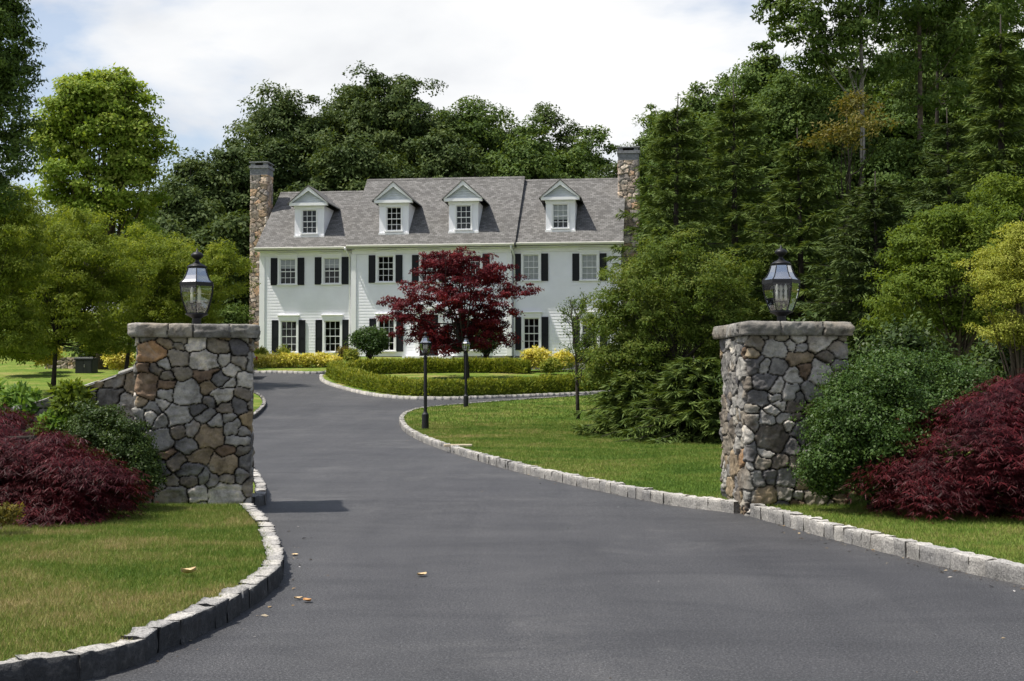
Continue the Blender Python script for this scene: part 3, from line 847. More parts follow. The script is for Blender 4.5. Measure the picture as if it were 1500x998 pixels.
mu0, mu1 = 0.0, hp(749, 440, 0)[0]
WV = .30
lu0 = hp(381, 440, WV)[0]; ru1 = hp(909, 440, WV)[0]
mE = hp(632, 357.5, -.42)[1]; lE = hp(440, 362, WV - .42)[1]; rE = hp(830, 354.5, WV - .42)[1]
mR = hp(645, 261.5, 4.6)[1]; lR = hp(460, 281.5, WV + 4.2)[1]; rR = hp(830, 263, WV + 4.5)[1]
print('HOUSE', mu1, lu0, ru1, 'eaves', mE, lE, rE, 'ridges', mR, lR, rR)

wins = []      # (u, z0, w, h, vplane, kind)
def wpos(px, pyt, pyb, v, wpx=22.7):
    a, zt = hp(px - wpx / 2, pyt, v); b, zb = hp(px + wpx / 2, pyb, v)
    return (a + b) / 2, zb, b - a, zt - zb
UP = [(421.5, 379.5, 416.5, WV, 'blind'), (486, 378.5, 415.5, WV, 'blind'), (565, 375.5, 413, 0, ''), (628.5, 375, 412, 0, ''), (692.5, 374, 411, 0, ''), (778, 373.5, 410.5, WV, 'shade'), (863.5, 373, 410, WV, 'shade')]
LO = [(423, 470.5, 516, WV, ''), (487, 470, 515.5, WV, ''), (566, 468, 514, 0, ''), (692.5, 467, 513, 0, ''), (778.5, 466, 511.5, WV, ''), (864, 465, 510.5, WV, '')]
for (px, a, b, v, k) in UP + LO: wins.append((*wpos(px, a, b, v), v, k, (px, a, b, v, k) in LO))
door_u = hp(628.5, 500, 0)[0]

def clap_wall(mb, u0, u1, z0, z1, v, holes, e=.16):
    rows = int(math.ceil((z1 - z0) / e))
    for r in range(rows):
        ra = z0 + r * e; rb = min(ra + e, z1)
        brk = sorted({ra, rb} | {z for h in holes for z in h[2:4] if ra + .004 < z < rb - .004})
        for za, zb in zip(brk, brk[1:]):
            va = v - .014 + .010 * (za - ra) / e; vb = v - .014 + .010 * (zb - ra) / e
            cuts = sorted((max(h[0], u0), min(h[1], u1)) for h in holes if h[2] < zb - 1e-4 and h[3] > za + 1e-4 and h[1] > u0 and h[0] < u1)
            x = u0; segs = []
            for a, b in cuts:
                if a > x: segs.append((x, a))
                x = max(x, b)
            if x < u1: segs.append((x, u1))
            for a, b in segs:
                mb.add([(a, va, za), (b, va, za), (b, vb, zb), (a, vb, zb)], [(0, 1, 2, 3)])
                if za == ra: mb.add([(a, va, za), (b, va, za), (b, v - .002, za), (a, v - .002, za)], [(0, 3, 2, 1)])

def gable(mb, u, v0, v1, z0, zE, zR, sgn):
    vm = (v0 + v1) / 2; e = .105; rows = int((zR - z0) / e)
    for r in range(rows):
        za = z0 + r * e; zb = za + e
        def span(z):
            if z <= zE: return v0, v1
            k = (z - zE) / (zR - zE); return v0 + (vm - v0) * k, v1 + (vm - v1) * k
        a, b = span(za); c, d = span(min(zb, zR))
        mb.add([(u + sgn * .022, a, za), (u + sgn * .022, b, za), (u + sgn * .004, d, zb), (u + sgn * .004, c, zb)], [(0, 1, 2, 3)])

def roof(name, u0, u1, v0, vr, zE, zR, ov=.42, rake=.22, th=.14):
    """gable roof, zE is the height of the eave edge at v0-ov; ridge at vr"""
    sl = (zR - zE) / (vr - (v0 - ov)); vb = 2 * vr - (v0 - ov)
    me = bpy.data.meshes.new(name); bm = bmesh.new(); uvl = bm.loops.layers.uv.new('UVMap')
    a, b = u0 - rake, u1 + rake; ln = math.hypot(vr - v0 + ov, zR - zE)
    def q(pts, uvs):
        f = bm.faces.new([bm.verts.new(p) for p in pts])
        for l, t in zip(f.loops, uvs): l[uvl].uv = t
    q([(a, v0 - ov, zE), (b, v0 - ov, zE), (b, vr, zR), (a, vr, zR)], [(a, 0), (b, 0), (b, ln), (a, ln)])
    q([(b, vb, zE), (a, vb, zE), (a, vr, zR), (b, vr, zR)], [(b, 0), (a, 0), (a, ln), (b, ln)])
    t = th / math.cos(math.atan(sl))
    q([(a, v0 - ov, zE - t), (a, vr, zR - t), (b, vr, zR - t), (b, v0 - ov, zE - t)], [(0, 0)] * 4)
    q([(a, vb, zE - t), (b, vb, zE - t), (b, vr, zR - t), (a, vr, zR - t)], [(0, 0)] * 4)
    for x, o_ in ((a, 1), (b, -1)):
        q([(x, v0 - ov, zE - t), (x, v0 - ov, zE), (x, vr, zR), (x, vr, zR - t)][::o_], [(0, 0)] * 4)
        q([(x, vb, zE), (x, vb, zE - t), (x, vr, zR - t), (x, vr, zR)][::o_], [(0, 0)] * 4)
    q([(a, v0 - ov, zE - t), (b, v0 - ov, zE - t), (b, v0 - ov, zE), (a, v0 - ov, zE)], [(0, 0)] * 4)
    q([(b, vb, zE - t), (a, vb, zE - t), (a, vb, zE), (b, vb, zE)], [(0, 0)] * 4)
    # ridge cap
    q([(a, vr - .13, zR - .13 * sl + .02), (b, vr - .13, zR - .13 * sl + .02), (b, vr, zR + .035), (a, vr, zR + .035)], [(a, .1), (b, .1), (b, .28), (a, .28)])
    q([(b, vr + .13, zR - .13 * sl + .02), (a, vr + .13, zR - .13 * sl + .02), (a, vr, zR + .035), (b, vr, zR + .035)], [(b, .1), (a, .1), (a, .28), (b, .28)])
    bm.to_mesh(me); bm.free()
    r_ = link(name, me, M['shingle'], house)
    return r_, sl

holes = [(u - w_ / 2 - .05, u + w_ / 2 + .05, z - .05, z + h + .05) for (u, z, w_, h, v, k, lo) in wins]
holes.append((door_u - .75, door_u + .75, -.2, 2.45))
blocks = [('main', mu0, mu1, 0.0, 4.6, mE, mR), ('left', lu0, mu0, WV, WV + 4.2, lE, lR), ('right', mu1, ru1, WV, WV + 4.5, rE, rR)]
slopes = {}
for nm, a, b, v0, vr, zE, zR in blocks:
    mb = MB()
    zt = zE - .16
    clap_wall(mb, a, b, .12, zt, v0, holes)
    sl = (zR - zE) / (vr - (v0 - .42)); zw = zE + sl * .42
    gable(mb, a, v0, 2 * vr - v0, .12, zw - .2, zR - .2, -1); gable(mb, b, v0, 2 * vr - v0, .12, zw - .2, zR - .2, 1)
    mb.quad((a, 2 * vr - v0, .1), (b, 2 * vr - v0, .1), (b, 2 * vr - v0, zw), (a, 2 * vr - v0, zw))
    mb.build('wall', M['siding'], house, normals=False)
    slopes[nm] = roof('roof', a, b, v0, vr, zE, zR, rake=.24 if nm == 'main' else .02 if False else .16)[1]
    m = MB()      # soffit, frieze and gutter along the eave
    ra, rb = a - .2, b + .2
    if nm == 'left': rb = mu0 - .25
    if nm == 'right': ra = mu1 + .25
    m.box(ra + .02, rb - .02, v0 - .40, v0 + .02, zE - .20, zE - .17)
    m.box(a + .01 if nm != 'left' else a, b - .01, v0 - .05, v0 - .025, zE - .46, zE - .20)
    m.build('soffit', M['trim'], house)
    m = MB(); m.prism([(v0 - .43, zE - .03), (v0 - .54, zE - .01), (v0 - .55, zE - .05), (v0 - .51, zE - .13), (v0 - .43, zE - .15)], 'x', ra, rb)
    m.build('gutter', M['gutter'], house)
    m = MB(); m.box(a + .02, b - .02, v0 - .01, v0 + .3, -1.2, .118); m.box(a + .02, b - .02, 2 * vr - v0 - .3, 2 * vr - v0 - .02, -1.2, .11)
    m.box(a + .02, a + .25, v0 + .31, 2 * vr - v0 - .31, -1.2, .11); m.box(b - .25, b - .02, v0 + .31, 2 * vr - v0 - .31, -1.2, .11)
    m.build('foundation', M['foundation'], house)
# corner boards
for (a, b, v, zt) in ((mu0 - .03, mu0 + .24, 0, mE), (mu1 - .24, mu1 + .03, 0, mE), (lu0 - .03, lu0 + .26, WV, lE), (ru1 - .26, ru1 + .03, WV, rE)):
    m = MB(); m.box(a, b, v - .058, v - .024, .12, zt - .47); m.box(a, a + .03, v - .024, v + .25, .12, zt - .3) if a < 1 and v > 0 and a < 0 else None
    m.build('corner_board', M['trim'], house, bevel=.006)
# downspouts
for (uu, zt) in ((mu0 - .16, mE), (mu1 + .14, mE)):
    m = MB(); m.tube([(uu - .12, -.48, zt - .14), (uu - .10, -.40, zt - .25), (uu, .02, zt - .55), (uu, .20, zt - .68), (uu, .20, 1.0), (uu, .20, .1), (uu, .05, .02)], .045, 8)
    m.build('downspout', M['trim'], house, smooth=True)

WIN_CACHE = {}
def window_meshes(w, h, head=True, casing=.11, cols=3, rows=2):
    key = (round(w, 2), round(h, 2), head)
    if key in WIN_CACHE: return WIN_CACHE[key]
    w, h = key[0], key[1]
    m = MB(); c = casing
    # casing, proud of the clapboards
    m.box(-w / 2 - c, -w / 2, -.06, .0, 0, h); m.box(w / 2, w / 2 + c, -.06, .0, 0, h)
    m.box(-w / 2 - c, w / 2 + c, -.062, .0, h, h + c)
    m.box(-w / 2 - c - .03, w / 2 + c + .03, -.10, .0, -.07, 0)
    if head:
        m.box(-w / 2 - c - .02, w / 2 + c + .02, -.075, .0, h + c + .002, h + c + .13)
        m.prism([(-.14, h + c + .17), (-.14, h + c + .195), (0, h + c + .215), (0, h + c + .132), (-.085, h + c + .132)], 'x', -w / 2 - c - .06, w / 2 + c + .06)
    # jamb reveal
    for x0, x1 in ((-w / 2 - .02, -w / 2 + .004), (w / 2 - .004, w / 2 + .02)): m.box(x0, x1, .002, .12, -.02, h + .02)
    m.box(-w / 2, w / 2, .002, .12, h - .004, h + .02); m.box(-w / 2, w / 2, .002, .12, -.02, .004)
    # sashes
    t = .042
    for (za, zb, y) in ((h / 2 - .02, h - .004, .03), (.004, h / 2 + .02, .055)):
        m.box(-w / 2 + .004, -w / 2 + t, y, y + .03, za, zb); m.box(w / 2 - t, w / 2 - .004, y, y + .03, za, zb)
        m.box(-w / 2 + t, w / 2 - t, y + .001, y + .029, za, za + t); m.box(-w / 2 + t, w / 2 - t, y + .001, y + .029, zb - t, zb)
        for k in range(1, cols):
            x = -w / 2 + w * k / cols; m.box(x - .012, x + .012, y + .003, y + .026, za + t, zb - t)
        for k in range(1, rows):
            z = za + (zb - za) * k / rows; m.box(-w / 2 + t, w / 2 - t, y + .005, y + .024, z - .012, z + .012)
    frame = m.mesh('window_frame')
    m = MB(); m.quad((-w / 2, .045, h / 2), (w / 2, .045, h / 2), (w / 2, .045, h), (-w / 2, .045, h)); m.quad((-w / 2, .070, 0), (w / 2, .070, 0), (w / 2, .070, h / 2), (-w / 2, .070, h / 2))
    pane = m.mesh('pane', normals=False)
    m = MB(); x0, x1, y0, y1, z0, z1 = -w / 2 - .02, w / 2 + .02, .13, .75, -.02, h + .02
    m.add([(x0, y0, z0), (x1, y0, z0), (x1, y1, z0), (x0, y1, z0), (x0, y0, z1), (x1, y0, z1), (x1, y1, z1), (x0, y1, z1)], [(0, 3, 2, 1), (4, 5, 6, 7), (1, 2, 6, 5), (2, 3, 7, 6), (3, 0, 4, 7)])
    room = m.mesh('interior', normals=False)
    WIN_CACHE[key] = (frame, pane, room); return WIN_CACHE[key]

def add_window(u, z, w, h, v, kind, parent, head=True, casing=.11, origin=(0, 0, 0)):
    fr, pa, ro = window_meshes(w, h, head, casing)
    o = link('window', fr, M['trim'], parent, (u, v, z)); link('pane', pa, M['pane'], o); link('interior', ro, M['room'], o)
    if kind == 'blind':
        m = MB(); m.quad((-w / 2 + .02, .10, h * .62), (w / 2 - .02, .10, h * .62), (w / 2 - .02, .10, h), (-w / 2 + .02, .10, h)); m.build('blind', M['curtain'], o, normals=False)
    if kind == 'shade':
        m = MB(); m.quad((-w / 2 + .01, .10, h * .04), (w / 2 - .01, .10, h * .04), (w / 2 - .01, .10, h), (-w / 2 + .01, .10, h)); m.build('blind', M['curtain'], o, normals=False)
    return o
SHUT = {}
for (u_, z, w_, h, v, k, lo) in wins:
    add_window(u_, z, w_, h, v, k, house)
    key = round(h, 2)
    if key not in SHUT:
        m = MB(); sw_, sh = .36, h + .10
        m.box(-sw_ / 2, sw_ / 2, -.055, -.03, -.05, sh - .05)
        for (za, zb) in ((0.02, sh * .42), (sh * .48, sh - .12)):      # framed panels
            m.box(-sw_ / 2, -sw_ / 2 + .05, -.07, -.056, za - .05, zb + .04); m.box(sw_ / 2 - .05, sw_ / 2, -.07, -.056, za - .05, zb + .04)
            m.box(-sw_ / 2 + .05, sw_ / 2 - .05, -.07, -.056, za - .05, za); m.box(-sw_ / 2 + .05, sw_ / 2 - .05, -.07, -.056, zb, zb + .04)
        SHUT[key] = m.mesh('shutter')
    for sg in (-1, 1):
        link('shutter', SHUT[key], M['shutter'], house, (u_ + sg * (w_ / 2 + .11 + .20), v, z))

# front door, pilasters, hood and steps (mostly behind the maple)
m = MB(); m.box(door_u - .48, door_u + .48, .02, .07, .12, 2.2)
for (a, b) in ((-.38, -.05), (.05, .38)):
    for (za, zb) in ((.3, 1.0), (1.15, 2.0)): m.box(door_u + a, door_u + b, .005, .018, za, zb)
dr = m.build('door', M['shutter'], house)
m = MB(); m.lathe([(.03, -.02), (.035, .0), (.02, .03)], 10); m.build('handle', M['chrome'], dr, (door_u + .4, -.01, 1.1))
m = MB(); m.box(door_u - .75, door_u - .50, -.09, .05, .12, 2.3); m.box(door_u + .50, door_u + .75, -.09, .05, .12, 2.3); m.box(door_u - .8, door_u + .8, -.12, .05, 2.301, 2.6); m.prism([(door_u - .9, 2.602), (door_u + .9, 2.602), (door_u, 3.1)], 'y', -.2, .0)
m.build('door_surround', M['trim'], house)
m = MB()
for k in range(3): m.box(door_u - 1.3 - .0 * k, door_u + 1.3, -1.5 + .4 * k, -.03, -.4 + .17 * k - .3, -.4 + .17 * (k + 1))
m.build('door_step', M['trim'], house, bevel=.01)

# dormers
def dormer(px, pyb, pyt, pya, block):
    nm, a, b, v0, vr, zE, zR = block; sl = slopes[nm]
    def roof_z(v): return zE + sl * (v - (v0 - .42))
    v = v0 + .15
    for _ in range(20):                        # face stands where its foot meets the roof plane
        uu, zb = hp(px, pyb, v); v += (zb - roof_z(v)) / (sl + .0) * .5
    zb = roof_z(v); zt = hp(px, pyt, v)[1]; za = hp(px, pya, v)[1]
    hw = (hp(px + 21.5, pyb, v)[0] - hp(px - 21.5, pyb, v)[0]) / 2; ew = hw + .24
    vt = v + (zt - zb) / sl; vA = v + (za - zb) / sl
    dsl = (za - zt) / ew
    ww_, wh = .80, hp(px, 302 if False else pyt + 6, v)[1] - hp(px, pyb - 4.5, v)[1]
    zw = hp(px, pyb - 4.5, v)[1]
    m = MB()
    hl = [(uu - ww_ / 2 - .04, uu + ww_ / 2 + .04, zw - .03, zw + wh + .03)]
    # face with opening
    m.box(uu - hw, hl[0][0], v, v + .1, zb, zt); m.box(hl[0][1], uu + hw, v, v + .1, zb, zt)
    m.box(hl[0][0], hl[0][1], v + .001, v + .1, zb, hl[0][2]); m.box(hl[0][0], hl[0][1], v + .001, v + .1, hl[0][3], zt)
    for sg in (-1, 1):                         # cheeks
        x = uu + sg * (hw - .004)
        m.add([(x, v + .1, zb - .05), (x, vt, zt), (x, v + .1, zt)], [(0, 1, 2)])
        m.add([(x - sg * .08, v + .1, zb - .05), (x - sg * .08, vt, zt), (x - sg * .08, v + .1, zt)], [(0, 1, 2)])
    d = m.build('dormer', M['siding'], house)
    m = MB()                                   # fascia, rake boards
    m.box(uu - ew, uu + ew, v - .24, v - .02, zt - .02, zt + .13)
    m.box(uu - hw - .03, uu + hw + .03, v - .05, v - .003, zt - .16, zt - .022)
    n_ = math.hypot(ew, za - zt)
    for sg in (-1, 1):
        p, q = (uu + sg * (ew + .06), zt + .10), (uu, za)
        pr = [p, q, (q[0], q[1] - .24), (p[0] - sg * .16, zt + .132)]
        m.prism(pr if sg > 0 else pr[::-1], 'y', v - .26, v - .12)
    m.build('trim', M['trim'], d)
    m = MB(); m.box(uu - hw - .03, uu + hw + .03, v - .06, v - .002, zb - .05, zb + .05); m.build('sill', M['trim'], d)
    m = MB()
    nb = 7
    for k in range(nb):                        # boarded pediment
        z0_, z1_ = zt + .13 + (za - zt - .2) * k / nb, zt + .13 + (za - zt - .2) * (k + 1) / nb
        wA = ew * (1 - (z0_ - zt) / (za - zt)); wB = max(.01, ew * (1 - (z1_ - zt) / (za - zt)))
        m.add([(uu - wA, v - .09, z0_), (uu + wA, v - .09, z0_), (uu + wB, v - .06, z1_), (uu - wB, v - .06, z1_)], [(0, 1, 2, 3)])
        m.add([(uu - wA, v - .09, z0_), (uu + wA, v - .09, z0_), (uu + wA, v - .055, z0_), (uu - wA, v - .055, z0_)], [(0, 3, 2, 1)])
    m.build('pediment', M['louver'], d, normals=False)
    me = bpy.data.meshes.new('roof'); bm = bmesh.new(); uvl = bm.loops.layers.uv.new('UVMap')
    xo = ew + .10; zo = zt + .10; th = .06
    for sg in (-1, 1):
        ve = v + (zo - zb) / sl
        P = [(uu + sg * xo, v - .30, zo), (uu + sg * xo, ve + .05, zo), (uu, vA + .25, za + .06), (uu, v - .30, za + .06)]
        for dz, rev_ in ((0, sg < 0), (-th, sg > 0)):
            f = bm.faces.new([bm.verts.new((p[0], p[1], p[2] + dz)) for p in (P[::-1] if rev_ else P)])
            for l in f.loops: l[uvl].uv = (l.vert.co.y, math.hypot(l.vert.co.x - uu, l.vert.co.z - za))
        for (i, j) in ((0, 3), (0, 1)):
            f = bm.faces.new([bm.verts.new(p) for p in (P[i], P[j], (P[j][0], P[j][1], P[j][2] - th), (P[i][0], P[i][1], P[i][2] - th))])
            for l in f.loops: l[uvl].uv = (l.vert.co.y, l.vert.co.z)
    bm.to_mesh(me); bm.free(); link('roof', me, M['shingle'], d)
    # window of the dormer: frame with panes as sub-parts
    fr, pa, ro = window_meshes(ww_, wh, False, .07)
    link('window_frame', fr, M['trim'], d, (uu, v + .002, zw)); link('pane', pa, M['pane'], d, (uu, v + .002, zw)); link('interior', ro, M['room'], d, (uu, v + .002, zw))
    return d
dormer(453, 346.5, 301.5, 274, blocks[1]); dormer(577, 342.5, 297.5, 268, blocks[0]); dormer(679, 340.5, 295, 265.5, blocks[0]); d4 = dormer(821, 338.5, 293, 265, blocks[2])
for c_ in d4.children:
    if c_.name.startswith('pane'):
        m = MB(); m.quad((-.38, .10, .45), (.38, .10, .45), (.38, .10, 1.2), (-.38, .10, 1.2)); m.build('blind', M['curtain'], d4, c_.location, normals=False)

# chimneys
def chimney(pxa, pxb, pyt, v, D):
    a, zt = hp(pxa, pyt, v); b, _ = hp(pxb, pyt, v); W = b - a
    e = empty('chimney', ((a + b) / 2, v + D / 2, -.6)); e.parent = house
    H = zt + .6
    masonry('shaft', W, D, H - .75, M['chimney_stone'], e, rmin=.08, rmax=.2, res=.035, pal=PALC, relief=.05, joint=.02, cr=.04, gap_col=(.20, .17, .14))
    m = MB(); z = H - .75
    for k in range(7):
        g = .03 if k < 5 else .085
        m.box(-W / 2 - g, W / 2 + g, -D / 2 - g, D / 2 + g, z + k * .075, z + k * .075 + .068)
    z += 7 * .075
    for sx in (-1, 1):
        for sy in (-1, 1):
            m.box(sx * W / 2 - .12 * sx - .12, sx * W / 2 - .12 * sx + .12, sy * D / 2 - .1 * sy - .1, sy * D / 2 - .1 * sy + .1, z, z + .15)
    m.build('chimney_cap', M['greybrick'], e)
    m = MB(); m.box(-W / 2 + .16, W / 2 - .16, -D / 2 + .16, D / 2 - .16, z - .05, z + .10); m.build('flue', M['flue'], e)
    m = MB(); m.box(-W / 2 - .08, W / 2 + .08, -D / 2 - .08, D / 2 + .08, z + .151, z + .21); m.build('cap_slab', M['greybrick'], e, bevel=.01)
chimney(367.5, 391.5, 237, 2.7, 1.0)
chimney(906, 935, 215, 3.2, 1.0)

# ------------------------------------------------------------------ hedges, shrubs
def shell_shrub(name, base, lobes, mat, n_cl, cl_r, per, ll, lw, label, cat, group=None, fill=0.25, spread=1.0, droop=0, flat=.8, branches=True, shell=.72, low=-.3):
    base = np.asarray(base, float); root = empty(name, base); tag(root, label, cat, group)
    lobes = np.asarray(lobes, float).copy(); lobes[:, :3] -= base
    P, out, tint, C = crown_pts(lobes, n_cl, cl_r, per, shell, flat, low)
    n = len(P); nf = int(n * fill)
    li = rng.integers(0, len(lobes), nf)                     # inner leaves keep the bush opaque
    Pf = lobes[li, :3] + rdir(nf) * lobes[li, 3:6] * (.82 * rng.random((nf, 1)) ** .4)
    P = np.concatenate([P, Pf]); out = np.concatenate([out, rdir(nf)]); tint = np.concatenate([tint, rng.random(nf)])
    keep = P[:, 2] > .0; P, out, tint = P[keep], out[keep], tint[keep]; n = len(P)
    N = unit(out + rdir(n) * .6); D = unit(rdir(n) * spread + out * .5 + np.array([0, 0, .15 - droop])); D = unit(D - N * (D * N).sum(1, keepdims=True) * .6)
    link('foliage', leaves('foliage', P, D, N, ll * (.7 + .6 * rng.random(n)), lw * (.7 + .6 * rng.random(n)), tint), LM[mat], root)
    if branches:
        mb = MB(); c0 = np.array([0, 0, -.05])
        for i in rng.choice(len(C), min(len(C), 26), replace=False):
            b = C[i] * .92; mid = np.array([b[0] * .35, b[1] * .35, b[2] * .55])
            mb.tube([c0 + rng.normal(size=3) * np.array([.08, .08, 0]), mid, b], [.022, .014, .005], 5, False)
        mb.build('stem', M['darkbark'], root, smooth=True, normals=False)
    return root

def hedge(line, H, W, mat, label, seg_cl=26, name='hedge', group='clipped hedges of the island'):
    line = np.asarray(line); c = line.mean(0); base = (c[0], c[1], float(G(c[1])) + .1)
    L = np.linalg.norm(np.diff(line, axis=0), axis=1).sum()
    n = int(L * 2600)
    s = np.concatenate([[0], np.cumsum(np.linalg.norm(np.diff(line, axis=0), axis=1))])
    a = rng.random(n) * L; cx = np.interp(a, s, line[:, 0]); cy = np.interp(a, s, line[:, 1])
    dx = np.interp(a + .2, s, line[:, 0]) - np.interp(a - .2, s, line[:, 0]); dy = np.interp(a + .2, s, line[:, 1]) - np.interp(a - .2, s, line[:, 1])
    t = unit(np.stack([dx, dy], 1)); nr = np.stack([-t[:, 1], t[:, 0]], 1)
    th = rng.random(n) * math.pi
    bumps = fbm(np.stack([a * 2.6, th * 1.2, a * 0 + line[0, 0]], 1), 4) - .5
    hh = H * (1 + .55 * bumps); hw = W / 2 * (1 + .8 * bumps)
    rr = 1 - .45 * rng.random(n) ** 2 + rng.normal(size=n) * .08
    sq = 1 / np.maximum(np.abs(np.cos(th)), np.abs(np.sin(th))) ** .55
    ox = np.cos(th) * hw * rr * sq; oz = np.sin(th) * hh * rr * sq * .93
    P = np.stack([cx + nr[:, 0] * ox - base[0], cy + nr[:, 1] * ox - base[1], G(cy) + .1 + np.maximum(oz, .02) - base[2]], 1)
    out_ = np.stack([nr[:, 0] * np.cos(th), nr[:, 1] * np.cos(th), np.sin(th)], 1)
    D = unit(rdir(n) * .8 + out_ * .5 + np.array([0, 0, .7])); N = unit(out_ + rdir(n) * .7)
    root = empty(name, base); tag(root, label, 'hedge', group)
    tint = np.clip(.5 * rng.random(n) + .25 * fbm(P * 2.2, 2) + .3 * (np.sin(th) > .75) * rng.random(n), 0, 1)   # new shoots on top
    link('foliage', leaves('foliage', P, D, N, .12 * (.7 + .6 * rng.random(n)), .045, tint), LM[mat], root)
    return root
fr_line = offset(island_f, .75); fr_line = fr_line[(fr_line[:, 0] < 9)]
hedge(fr_line, .55, .72, 'hedge', 'long clipped yellow-green hedge curving along the island kerb')
bk = smooth_poly([(px_x(512, 58.4), 58.4), (px_x(560, 59.6), 59.6), (px_x(640, 60.2), 60.2), (px_x(720, 60.2), 60.2), (px_x(775, 59.6), 59.6)])
hedge(bk, .60, .66, 'hedge', 'straight clipped hedge behind the strip of lawn, below the red maple')

def blob(px, py_t, py_b, wpx, Y, n=5, jit=.25, dscale=.8):
    """several overlapping lobes that fill a pixel box at depth Y"""
    c = at(px, (py_t + py_b) / 2, Y); k = Y / F
    rx = wpx / 2 * k; rz = (py_b - py_t) / 2 * k; zb = float(G(Y)) + .08
    L = [(c[0], Y, c[2], rx * .78, rx * dscale * .78, rz * .82)]
    for i in range(n):
        a = rng.random() * 6.283; q = .5 + jit * rng.random()
        L.append((c[0] + math.cos(a) * rx * q * .55, Y + math.sin(a) * rx * dscale * q * .5, c[2] + (rng.random() - .45) * rz * .6, rx * .52, rx * .5 * dscale, rz * .5))
    return (c[0], Y, zb), L

# golden bed in front of the left wing: separate clumps
for i, px in enumerate((380, 397, 415, 433, 451, 469, 487)):
    b, L = blob(px, 519 + rng.random() * 3, 543, 27, 62.6 + rng.random() * .4, 4)
    shell_shrub('golden_shrub', b, L, 'yellow', 60, .22, 34, .13, .06, 'low golden-yellow shrub in the kerbed bed below the left wing windows', 'shrub', 'golden shrubs along the house front', branches=False)
for i, (px, t_, b_, w_, Y, lab) in enumerate(((786, 511, 547, 50, 60.5, 'mounded golden shrub at the island end right of the red maple'), (826, 516, 548, 36, 60.8, 'golden shrub half hidden behind the thin young tree'), (866, 512, 548, 36, 61, 'golden shrub showing through the edge of the olive tree'))):
    b, L = blob(px, t_, b_, w_, Y, 5)
    shell_shrub('golden_shrub', b, L, 'yellow' if i < 2 else 'chart', 90, .28, 40, .13, .06, lab, 'shrub', 'golden shrubs right of the maple', branches=False)
for i, (px, t_, b_, w_, Y, mt, lab) in enumerate(((808, 527, 553, 34, 59, 'hedge', 'round green shrub under the golden mounds near the thin tree'), (755, 527, 552, 30, 60.5, 'darkbox', 'dark green shrub between the back hedge and the golden mound'), (800, 553, 578, 18, 51.3, 'gold', 'small orange-bronze shrub within the front hedge'))):
    b, L = blob(px, t_, b_, w_, Y, 4)
    shell_shrub('round_shrub', b, L, mt, 70, .2, 36, .11, .05, lab, 'shrub', branches=False)
b, L = blob(542, 478, 530, 60, 64.2, 6); shell_shrub('round_shrub', b, L, 'box', 170, .33, 60, .13, .06, 'tall round dark green shrub below the corner of the main house', 'shrub')
b, L = blob(712, 480, 530, 56, 64.2, 6); shell_shrub('round_shrub', b, L, 'darkbox', 150, .33, 60, .13, .06, 'dark round shrub in the shade of the red maple by the wall', 'shrub')
b, L = blob(515, 512, 538, 26, 63.4, 4); shell_shrub('round_shrub', b, L, 'hedge', 60, .2, 36, .12, .05, 'small light green shrub at the foot of the downspout', 'shrub', branches=False)
for px, lab in ((384, 'pale green tuft at the foot of the left stone chimney'), (416, 'pale green tuft under the left ground-floor window'), (505, 'tawny tuft at the right end of the golden bed')):
    b, L = blob(px, 510, 532, 24, 64.6, 3); shell_shrub('perennial', b, L, 'hedge' if px < 500 else 'gold', 40, .2, 30, .16, .035, lab, 'plant', 'perennials along the house wall', branches=False)

